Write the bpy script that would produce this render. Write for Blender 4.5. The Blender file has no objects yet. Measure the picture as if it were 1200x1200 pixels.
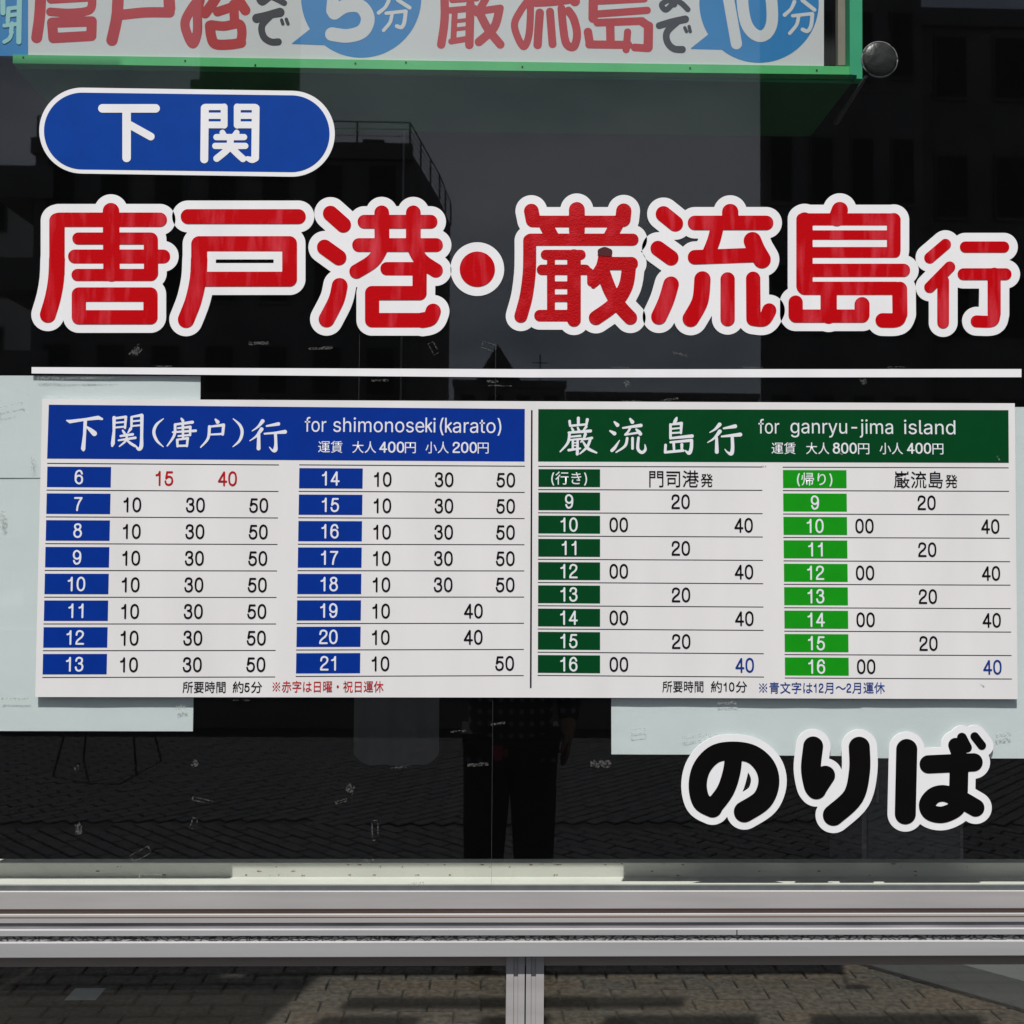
import bpy, bmesh, math, random
import numpy as np
from mathutils import Vector, Matrix
R = math.radians
random.seed(7)
SC = bpy.context.scene
COL = SC.collection

# ------------------------------------------------------------------ camera
CAM_H, CAM_D = 1.6, 1.8
cam_data = bpy.data.cameras.new('camera')
cam_data.sensor_width = 36.0
cam_data.lens = 36.0
cam_data.clip_start = 0.02
cam_data.clip_end = 600.0
cam = bpy.data.objects.new('camera', cam_data)
COL.objects.link(cam)
ROT = Matrix.Rotation(R(-1.42), 3, 'Z') @ Matrix.Rotation(R(90 + 2.35), 3, 'X') @ Matrix.Rotation(R(0.43), 3, 'Z')
cam.matrix_world = Matrix.Translation((0, -CAM_D, CAM_H)) @ ROT.to_4x4()
SC.camera = cam

# ------------------------------------------------------------------ world, sun, exposure
SUN = Vector((0.30, 1.0, -2.33)).normalized()          # the way the light travels
w = bpy.data.worlds.new('World')
SC.world = w
w.use_nodes = True
nt = w.node_tree
for n in list(nt.nodes):
    nt.nodes.remove(n)
wo = nt.nodes.new('ShaderNodeOutputWorld')
bg = nt.nodes.new('ShaderNodeBackground')
sky = nt.nodes.new('ShaderNodeTexSky')
sky.sky_type = 'NISHITA'
sky.sun_disc = False
sky.sun_elevation = math.asin(-SUN.z)
sky.sun_rotation = math.atan2(-SUN.x, -SUN.y)
sky.dust_density = 2.0
tc = nt.nodes.new('ShaderNodeTexCoord')
mp = nt.nodes.new('ShaderNodeMapping')
mp.inputs['Scale'].default_value = (1.0, 1.0, 2.4)
no = nt.nodes.new('ShaderNodeTexNoise')
no.inputs['Scale'].default_value = 1.9
no.inputs['Detail'].default_value = 8.0
no.inputs['Roughness'].default_value = 0.58
cr = nt.nodes.new('ShaderNodeValToRGB')
cr.color_ramp.elements[0].position = 0.40
cr.color_ramp.elements[0].color = (1.15, 1.25, 1.5, 1)
cr.color_ramp.elements[1].position = 0.62
cr.color_ramp.elements[1].color = (3.3, 3.35, 3.5, 1)
mx = nt.nodes.new('ShaderNodeMix')
mx.data_type = 'RGBA'
mx.inputs[0].default_value = 0.82
nt.links.new(tc.outputs['Generated'], mp.inputs['Vector'])
nt.links.new(mp.outputs['Vector'], no.inputs['Vector'])
nt.links.new(no.outputs['Fac'], cr.inputs['Fac'])
nt.links.new(sky.outputs['Color'], mx.inputs[6])
nt.links.new(cr.outputs['Color'], mx.inputs[7])
nt.links.new(mx.outputs[2], bg.inputs['Color'])
bg.inputs['Strength'].default_value = 0.10
nt.links.new(bg.outputs['Background'], wo.inputs['Surface'])

sun_d = bpy.data.lights.new('sun', 'SUN')
sun_d.energy = 4.4
sun_d.angle = R(0.5)
sun_d.color = (1.0, 0.97, 0.93)
sun = bpy.data.objects.new('sun', sun_d)
COL.objects.link(sun)
sun.location = (-3, -10, 23)
sun.rotation_euler = SUN.to_track_quat('-Z', 'Y').to_euler()

SC.view_settings.view_transform = 'Standard'
SC.view_settings.look = 'None'
SC.view_settings.gamma = 1.0
SC.view_settings.exposure = 0.56
SC.view_settings.use_curve_mapping = False
SC.cycles.max_bounces = 8
SC.cycles.transparent_max_bounces = 24

# ------------------------------------------------------------------ pixel -> plane
F = 1200.0
C0 = Vector((0, -CAM_D, CAM_H))
def ray(px, py):
    return ROT @ Vector(((px - 600) / F, (600 - py) / F, -1.0))
def at(px, py, Y=0.0):
    """point of the upright plane Y that the photograph shows at this pixel"""
    d = ray(px, py)
    return C0 + d * ((Y + CAM_D) / d.y)
def mirror_at(px, py, d):
    """real place, d metres in front of the glass, of what the glass mirrors at this pixel"""
    p = at(px, py, d)
    return Vector((p.x, -p.y, p.z))
def floor_at(px, py, Z=0.0):
    d = ray(px, py)
    return C0 + d * ((Z - CAM_H) / d.z)

# ------------------------------------------------------------------ object helpers
def tag(o, label=None, cat=None, group=None, kind=None):
    if label: o['label'] = label
    if cat: o['category'] = cat
    if group: o['group'] = group
    if kind: o['kind'] = kind
    return o
def empty(name, loc, label, cat, group=None):
    o = bpy.data.objects.new(name, None)
    o.empty_display_size = 0.1
    COL.objects.link(o)
    o.location = loc
    return tag(o, label, cat, group)
def link(name, me, parent=None, loc=(0, 0, 0), rot=None):
    """link a mesh whose vertices are about loc (world); loc is world, children get it relative"""
    o = bpy.data.objects.new(name, me)
    COL.objects.link(o)
    o.location = loc
    if rot: o.rotation_euler = rot
    if parent is not None:
        o.parent = parent
        base = Vector(parent.location)
        if parent.parent is not None: base = base + Vector(parent.parent.location)
        o.location = Vector(loc) - base
    return o
def mesh(name, verts, faces, mat, smooth=False):
    me = bpy.data.meshes.new(name)
    me.from_pydata([tuple(v) for v in verts], [], faces)
    me.materials.append(mat)
    me.update()
    if smooth:
        me.polygons.foreach_set('use_smooth', [True] * len(me.polygons))
    return me
def box_data(x0, x1, y0, y1, z0, z1):
    v = [(x0, y0, z0), (x1, y0, z0), (x1, y1, z0), (x0, y1, z0), (x0, y0, z1), (x1, y0, z1), (x1, y1, z1), (x0, y1, z1)]
    f = [(0, 3, 2, 1), (4, 5, 6, 7), (0, 1, 5, 4), (1, 2, 6, 5), (2, 3, 7, 6), (3, 0, 4, 7)]
    return v, f
def box(name, x0, x1, y0, y1, z0, z1, mat, parent=None, bevel=0.0):
    cx, cy, cz = (x0 + x1) / 2, (y0 + y1) / 2, (z0 + z1) / 2
    v, f = box_data(x0 - cx, x1 - cx, y0 - cy, y1 - cy, z0 - cz, z1 - cz)
    me = mesh(name, v, f, mat)
    if bevel: bevel_mesh(me, bevel)
    return link(name, me, parent, (cx, cy, cz))
def bevel_mesh(me, wd, seg=2):
    bm = bmesh.new(); bm.from_mesh(me)
    bmesh.ops.bevel(bm, geom=bm.edges[:], offset=wd, segments=seg, affect='EDGES', profile=0.6)
    bm.to_mesh(me); bm.free()
class MB:
    """collects boxes, prisms and tubes and links them as ONE mesh"""
    def __init__(s): s.v = []; s.f = []
    def add(s, v, f):
        n = len(s.v); s.v += [tuple(p) for p in v]; s.f += [tuple(i + n for i in q) for q in f]
    def box(s, *a): s.add(*box_data(*a)); return s
    def tube(s, pts, r, n=8):
        pts = [Vector(p) for p in pts]
        rs = r if isinstance(r, (list, tuple)) else [r] * len(pts)
        rings = []
        for i, p in enumerate(pts):
            t = (pts[min(i + 1, len(pts) - 1)] - pts[max(i - 1, 0)]).normalized()
            a = t.orthogonal().normalized() if abs(t.z) < .95 else Vector((1, 0, 0))
            a = (a - t * a.dot(t)).normalized(); b = t.cross(a)
            rings.append([p + (a * math.cos(k * 2 * math.pi / n) + b * math.sin(k * 2 * math.pi / n)) * rs[i] for k in range(n)])
        v = [q for rg in rings for q in rg]
        f = [(i * n + k, i * n + (k + 1) % n, (i + 1) * n + (k + 1) % n, (i + 1) * n + k) for i in range(len(pts) - 1) for k in range(n)]
        f += [tuple(range(n))[::-1], tuple((len(pts) - 1) * n + k for k in range(n))]
        s.add(v, f); return s
    def prism(s, poly, z0, z1):
        n = len(poly)
        v = [(x, y, z0) for x, y in poly] + [(x, y, z1) for x, y in poly]
        s.add(v, [tuple(range(n))[::-1], tuple(range(n, 2 * n))] + [(i, (i + 1) % n, n + (i + 1) % n, n + i) for i in range(n)])
        return s
    def build(s, name, mat, parent=None, smooth=False):
        c = np.array(s.v, float); m = (c.min(0) + c.max(0)) / 2
        me = mesh(name, c - m, s.f, mat, smooth)
        return link(name, me, parent, tuple(m))

# ------------------------------------------------------------------ materials
def nodes(m):
    return m.node_tree, m.node_tree.nodes['Principled BSDF']
def mat(name, col, rough=0.6, metal=0.0, var=0.0, scale=8.0, stretch=(1, 1, 1), bump=0.0, bscale=60.0, spec=0.5, col2=None, detail=5.0):
    m = bpy.data.materials.new(name); m.use_nodes = True
    t, b = nodes(m)
    b.inputs['Base Color'].default_value = (*col, 1)
    b.inputs['Roughness'].default_value = rough
    b.inputs['Metallic'].default_value = metal
    b.inputs['Specular IOR Level'].default_value = spec
    g = t.nodes.new('ShaderNodeNewGeometry')
    if var or col2:
        mpn = t.nodes.new('ShaderNodeMapping'); mpn.inputs['Scale'].default_value = stretch
        n = t.nodes.new('ShaderNodeTexNoise'); n.inputs['Scale'].default_value = scale; n.inputs['Detail'].default_value = detail
        t.links.new(g.outputs['Position'], mpn.inputs['Vector']); t.links.new(mpn.outputs['Vector'], n.inputs['Vector'])
        r = t.nodes.new('ShaderNodeValToRGB'); r.color_ramp.elements[0].position = .3; r.color_ramp.elements[1].position = .7
        c2 = col2 if col2 else tuple(min(1, c * (1 + var)) for c in col)
        c1 = col if col2 else tuple(c * (1 - var) for c in col)
        r.color_ramp.elements[0].color = (*c1, 1); r.color_ramp.elements[1].color = (*c2, 1)
        t.links.new(n.outputs['Fac'], r.inputs['Fac']); t.links.new(r.outputs['Color'], b.inputs['Base Color'])
    if bump:
        n2 = t.nodes.new('ShaderNodeTexNoise'); n2.inputs['Scale'].default_value = bscale; n2.inputs['Detail'].default_value = 3
        t.links.new(g.outputs['Position'], n2.inputs['Vector'])
        bp = t.nodes.new('ShaderNodeBump'); bp.inputs['Strength'].default_value = bump; bp.inputs['Distance'].default_value = 0.002
        t.links.new(n2.outputs['Fac'], bp.inputs['Height']); t.links.new(bp.outputs['Normal'], b.inputs['Normal'])
    return m
def math_node(t, op, a, bv=None, clamp=False):
    n = t.nodes.new('ShaderNodeMath'); n.operation = op; n.use_clamp = clamp
    for i, v in enumerate((a, bv)):
        if v is None: continue
        if hasattr(v, 'is_output'): t.links.new(v, n.inputs[i])
        else: n.inputs[i].default_value = v
    return n.outputs[0]
def glass_mat(name, f0, dust, dustcol, tint):
    m = bpy.data.materials.new(name); m.use_nodes = True
    t = m.node_tree
    for n in list(t.nodes): t.nodes.remove(n)
    out = t.nodes.new('ShaderNodeOutputMaterial')
    g = t.nodes.new('ShaderNodeNewGeometry')
    dp = t.nodes.new('ShaderNodeVectorMath'); dp.operation = 'DOT_PRODUCT'
    t.links.new(g.outputs['Incoming'], dp.inputs[0]); t.links.new(g.outputs['Normal'], dp.inputs[1])
    c = math_node(t, 'ABSOLUTE', dp.outputs['Value'])
    k = math_node(t, 'SUBTRACT', 1.0, c, True)
    k5 = math_node(t, 'POWER', k, 5.0)
    fr = math_node(t, 'MULTIPLY_ADD', k5, 1 - f0); fr.node.inputs[2].default_value = f0
    tr = t.nodes.new('ShaderNodeBsdfTransparent'); tr.inputs['Color'].default_value = (*tint, 1)
    gl = t.nodes.new('ShaderNodeBsdfGlossy'); gl.inputs['Roughness'].default_value = 0.014; gl.inputs['Color'].default_value = (1, 1, 1, 1)
    mx1 = t.nodes.new('ShaderNodeMixShader'); t.links.new(fr, mx1.inputs[0]); t.links.new(tr.outputs[0], mx1.inputs[1]); t.links.new(gl.outputs[0], mx1.inputs[2])
    df = t.nodes.new('ShaderNodeBsdfDiffuse'); df.inputs['Color'].default_value = (*dustcol, 1)
    n1 = t.nodes.new('ShaderNodeTexNoise'); n1.inputs['Scale'].default_value = 3.0; n1.inputs['Detail'].default_value = 6
    n2 = t.nodes.new('ShaderNodeTexNoise'); n2.inputs['Scale'].default_value = 900.0; n2.inputs['Detail'].default_value = 1
    mp2 = t.nodes.new('ShaderNodeMapping'); mp2.inputs['Scale'].default_value = (1, 1, .5)
    t.links.new(g.outputs['Position'], mp2.inputs['Vector']); t.links.new(mp2.outputs['Vector'], n1.inputs['Vector']); t.links.new(g.outputs['Position'], n2.inputs['Vector'])
    a = math_node(t, 'MULTIPLY', n1.outputs['Fac'], n2.outputs['Fac'])
    a = math_node(t, 'MULTIPLY', a, dust * 4, True)
    mx2 = t.nodes.new('ShaderNodeMixShader'); t.links.new(a, mx2.inputs[0]); t.links.new(mx1.outputs[0], mx2.inputs[1]); t.links.new(df.outputs[0], mx2.inputs[2])
    t.links.new(mx2.outputs[0], out.inputs['Surface'])
    return m
def residue_mat(name, col, dens):
    """ragged, half torn off: diffuse broken up by noise over clear"""
    m = bpy.data.materials.new(name); m.use_nodes = True
    t = m.node_tree
    for n in list(t.nodes): t.nodes.remove(n)
    out = t.nodes.new('ShaderNodeOutputMaterial'); g = t.nodes.new('ShaderNodeNewGeometry')
    tr = t.nodes.new('ShaderNodeBsdfTransparent'); df = t.nodes.new('ShaderNodeBsdfDiffuse'); df.inputs['Color'].default_value = (*col, 1)
    n = t.nodes.new('ShaderNodeTexNoise'); n.inputs['Scale'].default_value = 260; n.inputs['Detail'].default_value = 4
    t.links.new(g.outputs['Position'], n.inputs['Vector'])
    a = math_node(t, 'SUBTRACT', n.outputs['Fac'], 0.40)
    a = math_node(t, 'MULTIPLY', a, dens * 5, True)
    mx_ = t.nodes.new('ShaderNodeMixShader'); t.links.new(a, mx_.inputs[0]); t.links.new(tr.outputs[0], mx_.inputs[1]); t.links.new(df.outputs[0], mx_.inputs[2])
    t.links.new(mx_.outputs[0], out.inputs['Surface'])
    return m
def crack_mat(name):
    m = mat(name, (.22, .21, .215), .8)
    t, b = nodes(m)
    g = t.nodes.new('ShaderNodeNewGeometry'); mp_ = t.nodes.new('ShaderNodeMapping'); mp_.inputs['Scale'].default_value = (.55, 1, 1.5)
    nz = t.nodes.new('ShaderNodeTexNoise'); nz.inputs['Scale'].default_value = 70
    va = t.nodes.new('ShaderNodeVectorMath'); va.operation = 'MULTIPLY_ADD'; va.inputs[1].default_value = (.012, .012, .012)
    t.links.new(g.outputs['Position'], nz.inputs['Vector']); t.links.new(nz.outputs['Color'], va.inputs[0]); t.links.new(g.outputs['Position'], va.inputs[2])
    vo = t.nodes.new('ShaderNodeTexVoronoi'); vo.feature = 'DISTANCE_TO_EDGE'; vo.inputs['Scale'].default_value = 120
    t.links.new(va.outputs[0], mp_.inputs['Vector']); t.links.new(mp_.outputs['Vector'], vo.inputs['Vector'])
    r = t.nodes.new('ShaderNodeValToRGB'); r.color_ramp.elements[0].position = .03; r.color_ramp.elements[1].position = .20
    r.color_ramp.elements[0].color = (.012, .012, .012, 1); r.color_ramp.elements[1].color = (.20, .195, .20, 1)
    t.links.new(vo.outputs['Distance'], r.inputs['Fac']); t.links.new(r.outputs['Color'], b.inputs['Base Color'])
    bp = t.nodes.new('ShaderNodeBump'); bp.inputs['Distance'].default_value = .002; t.links.new(vo.outputs['Distance'], bp.inputs['Height']); t.links.new(bp.outputs['Normal'], b.inputs['Normal'])
    return m

M = {}
M['white_vinyl'] = mat('white_vinyl', (.77, .77, .79), .5, spec=.2, var=.04, scale=14, stretch=(1, 1, .4))
M['red_vinyl'] = mat('red_vinyl', (.47, .0008, .004), .65, col2=(.60, .050, .070), scale=19, stretch=(2.2, 1, .35), bump=.12, bscale=300, spec=.05)
M['red_vinyl_bubbled'] = mat('bubbled_red_vinyl', (.43, .0008, .004), .6, col2=(.53, .016, .026), scale=30, bump=.5, bscale=420, spec=.10)
for k_ in ('red_vinyl', 'red_vinyl_bubbled'):
    for n_ in M[k_].node_tree.nodes:
        if n_.type == 'VALTORGB': n_.color_ramp.elements[0].position = .50; n_.color_ramp.elements[1].position = .76
M['black_vinyl'] = mat('black_vinyl', (.0035, .003, .003), .6, spec=.06, var=.2)
M['blue_vinyl'] = mat('blue_vinyl', (.002, .045, .29), .6, var=.07, scale=20, spec=.06)
M['board'] = mat('board_white', (.70, .69, .695), .6, var=.045, scale=9, stretch=(1, 1, .25), spec=.2)
M['board_edge'] = mat('board_edge', (.55, .50, .46), .7, var=.1)
M['blue_print'] = mat('blue_print', (.0015, .028, .25), .6, var=.05, scale=30, spec=.06)
M['dark_green_print'] = mat('dark_green_print', (.001, .050, .013), .6, var=.05, scale=30, spec=.05)
M['light_green_print'] = mat('light_green_print', (.008, .27, .008), .6, var=.05, scale=30, spec=.06)
M['black_print'] = mat('black_print', (.004, .004, .005), .6, spec=.06)
M['red_print'] = mat('red_print', (.42, .006, .010), .6, spec=.08)
M['blue_ink'] = mat('blue_ink', (.006, .035, .22), .6, spec=.08)
M['white_print'] = mat('white_print', (.72, .73, .78), .5, spec=.3)
M['paper'] = mat('old_paper', (.70, .765, .765), .9, var=.05, scale=2.5, bump=.6, bscale=9, spec=.1)
M['residue'] = residue_mat('tape_residue', (.19, .19, .185), .24)
M['residue_dark'] = residue_mat('old_glue', (.36, .37, .35), .32)
M['alu'] = mat('anodised_aluminium', (.375, .374, .380), .45, .15, var=.07, scale=5, stretch=(.3, 1, 6), bump=.05, bscale=900)
M['alu_warm'] = mat('weathered_aluminium', (.370, .360, .358), .5, .1, var=.10, scale=6, stretch=(.5, 1, 5))
M['alu_groove'] = mat('brown_groove', (.20, .135, .105), .7, var=.12, scale=9, stretch=(.4, 1, 3))
M['groove_grey'] = mat('dull_groove', (.20, .195, .21), .7, var=.35, scale=7, stretch=(.8, 1, 8))
M['head_brown'] = mat('brownish_frame', (.30, .25, .225), .6, var=.08, scale=5, stretch=(.4, 1, 4))
M['blister'] = mat('dark_blister', (.06, .003, .004), .5, spec=.4)
M['gasket'] = mat('rubber_gasket', (.075, .085, .088), .8, var=.15, scale=30)
M['sill'] = mat('painted_sill', (.52, .525, .47), .6, var=.06, scale=9, stretch=(1, 1, 1), bump=.1, bscale=80)
M['rust'] = residue_mat('rust_spots', (.22, .06, .02), .9)
M['crack'] = crack_mat('cracked_sealant')
M['line_black'] = mat('black_gap', (.012, .011, .010), .9)
M['glass'] = glass_mat('window_glass', .045, .0014, (.5, .5, .5), (.975, .985, .982))
M['glass_low'] = glass_mat('dusty_glass', .045, .022, (.40, .37, .30), (.97, .975, .965))
M['seam'] = mat('film_seam', (.10, .10, .11), .8)
M['seam'].node_tree.nodes['Principled BSDF'].inputs['Alpha'].default_value = .16
M['brick'] = mat('brick_paver', (.042, .036, .028), .9, var=.6, scale=42, bump=.6, bscale=260, spec=.2)
M['brick_b'] = mat('brick_paver_grey', (.039, .035, .028), .9, var=.6, scale=50, bump=.6, bscale=260, spec=.2)
M['brick_c'] = mat('brick_paver_warm', (.048, .038, .028), .9, var=.6, scale=46, bump=.6, bscale=260, spec=.2)
M['brick_out'] = mat('outdoor_paver', (.046, .047, .052), .9, var=.5, scale=42, bump=.5, bscale=260, spec=.1)
M['brick_out_b'] = mat('outdoor_paver_grey', (.040, .042, .047), .9, var=.5, scale=42, bump=.5, bscale=260, spec=.1)
M['sand'] = mat('joint_sand', (.009, .009, .009), 1.0, var=.3, scale=50)
M['ground'] = mat('open_ground', (.10, .095, .085), .95, var=.2, scale=.6)
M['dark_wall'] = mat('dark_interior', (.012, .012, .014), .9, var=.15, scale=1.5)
M['facade'] = mat('facade_panel', (.42, .41, .39), .7, var=.06, scale=2)
M['grey_step'] = mat('grey_step', (.085, .09, .09), .7, var=.06, scale=3)
M['sign_white'] = mat('sign_white', (.62, .64, .65), .5, var=.03, scale=3)
M['sign_red'] = mat('sign_red', (.46, .012, .018), .5, var=.08, scale=9)
M['sign_black'] = mat('sign_black', (.020, .022, .032), .5)
M['sign_blue'] = mat('sign_blue', (.006, .20, .50), .5, var=.05, scale=5)
M['sign_cyan'] = mat('sign_cyan', (.30, .62, .62), .5)
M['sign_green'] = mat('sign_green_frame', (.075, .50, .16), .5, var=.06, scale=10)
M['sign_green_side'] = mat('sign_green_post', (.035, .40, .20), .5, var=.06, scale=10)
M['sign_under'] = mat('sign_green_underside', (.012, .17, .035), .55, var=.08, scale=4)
M['sign_tan'] = mat('sign_inner_tan', (.26, .235, .19), .8, var=.15, scale=9)
M['concrete_dark'] = mat('far_facade_grey', (.12, .12, .125), .9, var=.25, scale=.8)
M['concrete_pale'] = mat('far_facade_pale', (.42, .42, .41), .9, var=.1, scale=.4)
M['far_glass'] = mat('far_window', (.02, .022, .026), .5, spec=.2)
M['far_roof'] = mat('far_roof', (.07, .07, .075), .8, var=.15, scale=2)
M['steel'] = mat('grey_steel', (.22, .22, .23), .5, .4)
M['shirt'] = mat('plaid_shirt', (.012, .013, .022), .9)
M['trousers'] = mat('dark_trousers', (.010, .010, .012), .95, var=.2, scale=30)
M['skin'] = mat('skin', (.22, .13, .095), .55, var=.06, scale=20)
M['hair'] = mat('hair', (.012, .010, .009), .6)
M['shoe'] = mat('shoe', (.015, .015, .016), .6)
M['pink'] = mat('pink_cloth', (.40, .04, .10), .8)
M['orange'] = mat('orange_cloth', (.35, .14, .03), .8)
M['tub'] = mat('pale_cloth', (.20, .20, .205), .9, var=.04, scale=6)
def plaid(m):
    t, b = nodes(m); g = t.nodes.new('ShaderNodeNewGeometry'); prev = None
    for ax, sc in (('X', 16), ('Z', 14)):
        wv = t.nodes.new('ShaderNodeTexWave'); wv.bands_direction = ax; wv.inputs['Scale'].default_value = sc / 2; wv.inputs['Distortion'].default_value = .6
        t.links.new(g.outputs['Position'], wv.inputs['Vector'])
        prev = wv.outputs['Fac'] if prev is None else math_node(t, 'MULTIPLY', prev, wv.outputs['Fac'])
    r = t.nodes.new('ShaderNodeValToRGB'); r.color_ramp.elements[0].color = (.012, .013, .024, 1); r.color_ramp.elements[1].color = (.26, .27, .36, 1); r.color_ramp.elements[0].position = .35
    t.links.new(prev, r.inputs['Fac']); t.links.new(r.outputs['Color'], b.inputs['Base Color'])
plaid(M['shirt'])

# ------------------------------------------------------------------ flat shapes from closed outlines
def fill_mesh(name, polys, thick, material, offset=0.0):
    """polys: closed 2-D outlines (x, z); returns a mesh in the XZ plane whose front is at y=0 and back at y=thick"""
    cu = bpy.data.curves.new(name, 'CURVE'); cu.dimensions = '2D'; cu.fill_mode = 'BOTH' if thick else 'FRONT'
    cu.extrude = thick / 2; cu.offset = offset
    for p in polys:
        s = cu.splines.new('POLY'); s.points.add(len(p) - 1)
        a = np.ones((len(p), 4)); a[:, :2] = p; a[:, 2] = 0
        s.points.foreach_set('co', a.ravel()); s.use_cyclic_u = True
    ob = bpy.data.objects.new(name, cu)
    COL.objects.link(ob)
    dg = bpy.context.evaluated_depsgraph_get()
    me = bpy.data.meshes.new_from_object(ob.evaluated_get(dg))
    bpy.data.objects.remove(ob); bpy.data.curves.remove(cu)
    me.name = name
    n = len(me.vertices); a = np.empty(n * 3); me.vertices.foreach_get('co', a); a = a.reshape(-1, 3)
    me.vertices.foreach_set('co', np.stack([a[:, 0], thick / 2 - a[:, 2], a[:, 1]], 1).ravel())
    me.materials.clear(); me.materials.append(material); me.update()
    return me
def contours(field, x0, y0, h):
    """marching squares of field < 0, returned as closed loops of (x, y)"""
    ny, nx = field.shape; ins = field < 0; nxt = {}; pt = {}
    a = ins[:-1, :-1]; b = ins[:-1, 1:]; c = ins[1:, 1:]; d = ins[1:, :-1]
    code = a * 1 + b * 2 + c * 4 + d * 8
    ys, xs = np.nonzero((code > 0) & (code < 15))
    T = {1: ((3, 0),), 2: ((0, 1),), 3: ((3, 1),), 4: ((1, 2),), 5: ((3, 2), (1, 0)), 6: ((0, 2),), 7: ((3, 2),), 8: ((2, 3),), 9: ((2, 0),), 10: ((0, 3), (2, 1)), 11: ((2, 1),), 12: ((1, 3),), 13: ((1, 0),), 14: ((0, 3),)}
    def edge(j, i, e):
        if e == 0: k = (j, i, 0); A = (j, i); B = (j, i + 1)
        elif e == 2: k = (j + 1, i, 0); A = (j + 1, i); B = (j + 1, i + 1)
        elif e == 3: k = (j, i, 1); A = (j, i); B = (j + 1, i)
        else: k = (j, i + 1, 1); A = (j, i + 1); B = (j + 1, i + 1)
        if k not in pt:
            fa = field[A]; fb = field[B]; u = fa / (fa - fb)
            pt[k] = (x0 + h * (A[1] + (B[1] - A[1]) * u), y0 + h * (A[0] + (B[0] - A[0]) * u))
        return k
    for j, i in zip(ys.tolist(), xs.tolist()):
        for e0, e1 in T[int(code[j, i])]:
            nxt[edge(j, i, e0)] = edge(j, i, e1)
    loops = []
    while nxt:
        k0, k = nxt.popitem(); lp = [k0]
        while k != k0 and k in nxt:
            lp.append(k); k = nxt.pop(k)
        P = np.array([pt[q] for q in lp])
        if len(P) > 6: loops.append(simplify(P, 0.10 * h))
    return [l for l in loops if len(l) > 3]
def simplify(P, tol):
    keep = np.zeros(len(P), bool); keep[0] = True; far = int(np.argmax(((P - P[0]) ** 2).sum(1))); keep[far] = True
    st = [(0, far), (far, len(P))]
    Q = np.vstack([P, P[:1]])
    while st:
        a, b = st.pop()
        if b - a < 2: continue
        d = Q[b] - Q[a]; L = math.hypot(*d) + 1e-12; s = Q[a + 1:b] - Q[a]
        e = np.abs(d[0] * s[:, 1] - d[1] * s[:, 0]) / L; k = int(np.argmax(e))
        if e[k] > tol: m_ = a + 1 + k; keep[m_] = True; st += [(a, m_), (m_, b)]
    return P[keep]
def smooth_path(pts, closed=False):
    """pts (x, y, r) -> rounded by Catmull-Rom"""
    P = [np.array(p, float) for p in pts]; n = len(P); out = []
    for i in range(n if closed else n - 1):
        p0 = P[(i - 1) % n] if (closed or i > 0) else P[i]; p1 = P[i]; p2 = P[(i + 1) % n]
        p3 = P[(i + 2) % n] if (closed or i + 2 < n) else p2
        for k in range(6):
            u = k / 6; out.append(.5 * (2 * p1 + (p2 - p0) * u + (2 * p0 - 5 * p1 + 4 * p2 - p3) * u * u + (3 * p1 - p0 - 3 * p2 + p3) * u ** 3))
    out.append(P[0] if closed else P[-1])
    return out
def strokes_field(strokes, ox, oy, sc, margin, h):
    """strokes: strings 'r; x,y x,y[,r] ...' in crop units ('~' first: smooth curve, '@' closed). Signed distance in photo pixels"""
    segs = []
    for s in strokes:
        r0, body = s.split(';'); cur = '~' in r0; clo = '@' in r0; r0 = float(r0.strip('~@ '))
        pts = []
        for q in body.split():
            v = [float(z) for z in q.split(',')]
            pts.append((ox + v[0] * sc, oy + v[1] * sc, (v[2] if len(v) > 2 else r0) * sc))
        if cur and len(pts) > 2: pts = smooth_path(pts, clo)
        elif clo: pts = pts + [pts[0]]
        if len(pts) == 1: pts = pts * 2
        segs += list(zip(pts[:-1], pts[1:]))
    S = np.array([[*a, *b] for a, b in segs]); margin = margin + max(S[:, 2].max(), S[:, 5].max()) + 2 * h
    x0 = min(S[:, 0].min(), S[:, 3].min()) - margin; x1 = max(S[:, 0].max(), S[:, 3].max()) + margin
    y0 = min(S[:, 1].min(), S[:, 4].min()) - margin; y1 = max(S[:, 1].max(), S[:, 4].max()) + margin
    gx = np.arange(x0, x1, h); gy = np.arange(y0, y1, h); X, Y = np.meshgrid(gx, gy)
    D = np.full(X.shape, 1e9)
    for ax, ay, ar, bx, by, br in S:
        dx, dy = bx - ax, by - ay; L = dx * dx + dy * dy
        u = np.clip(((X - ax) * dx + (Y - ay) * dy) / L, 0, 1) if L > 1e-9 else np.zeros_like(X)
        D = np.minimum(D, np.hypot(X - ax - u * dx, Y - ay - u * dy) - (ar + (br - ar) * u))
    return D, x0, y0
def area(P):
    x, y = P[:, 0], P[:, 1]
    return abs(np.dot(x, np.roll(y, 1)) - np.dot(y, np.roll(x, 1))) / 2
def glyph_shape(name, strokes, ox, oy, sc, Yf, thick, material, parent, grow=0.0, h=0.7, least=0.0):
    """brush or rounded character from its strokes, on the upright plane Yf (its front)"""
    D, x0, y0 = strokes_field(strokes, ox, oy, sc, grow + 2, h)
    loops = [l for l in contours(D - grow, x0, y0, h) if area(l) > least]
    W = [[(lambda p: (p.x, p.z))(at(x, y, Yf)) for x, y in l] for l in loops]
    allp = np.array([q for l in W for q in l]); c = (allp.min(0) + allp.max(0)) / 2
    me = fill_mesh(name, [np.array(l) - c for l in W], thick, material)
    return link(name, me, parent, (c[0], Yf, c[1]))
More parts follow.
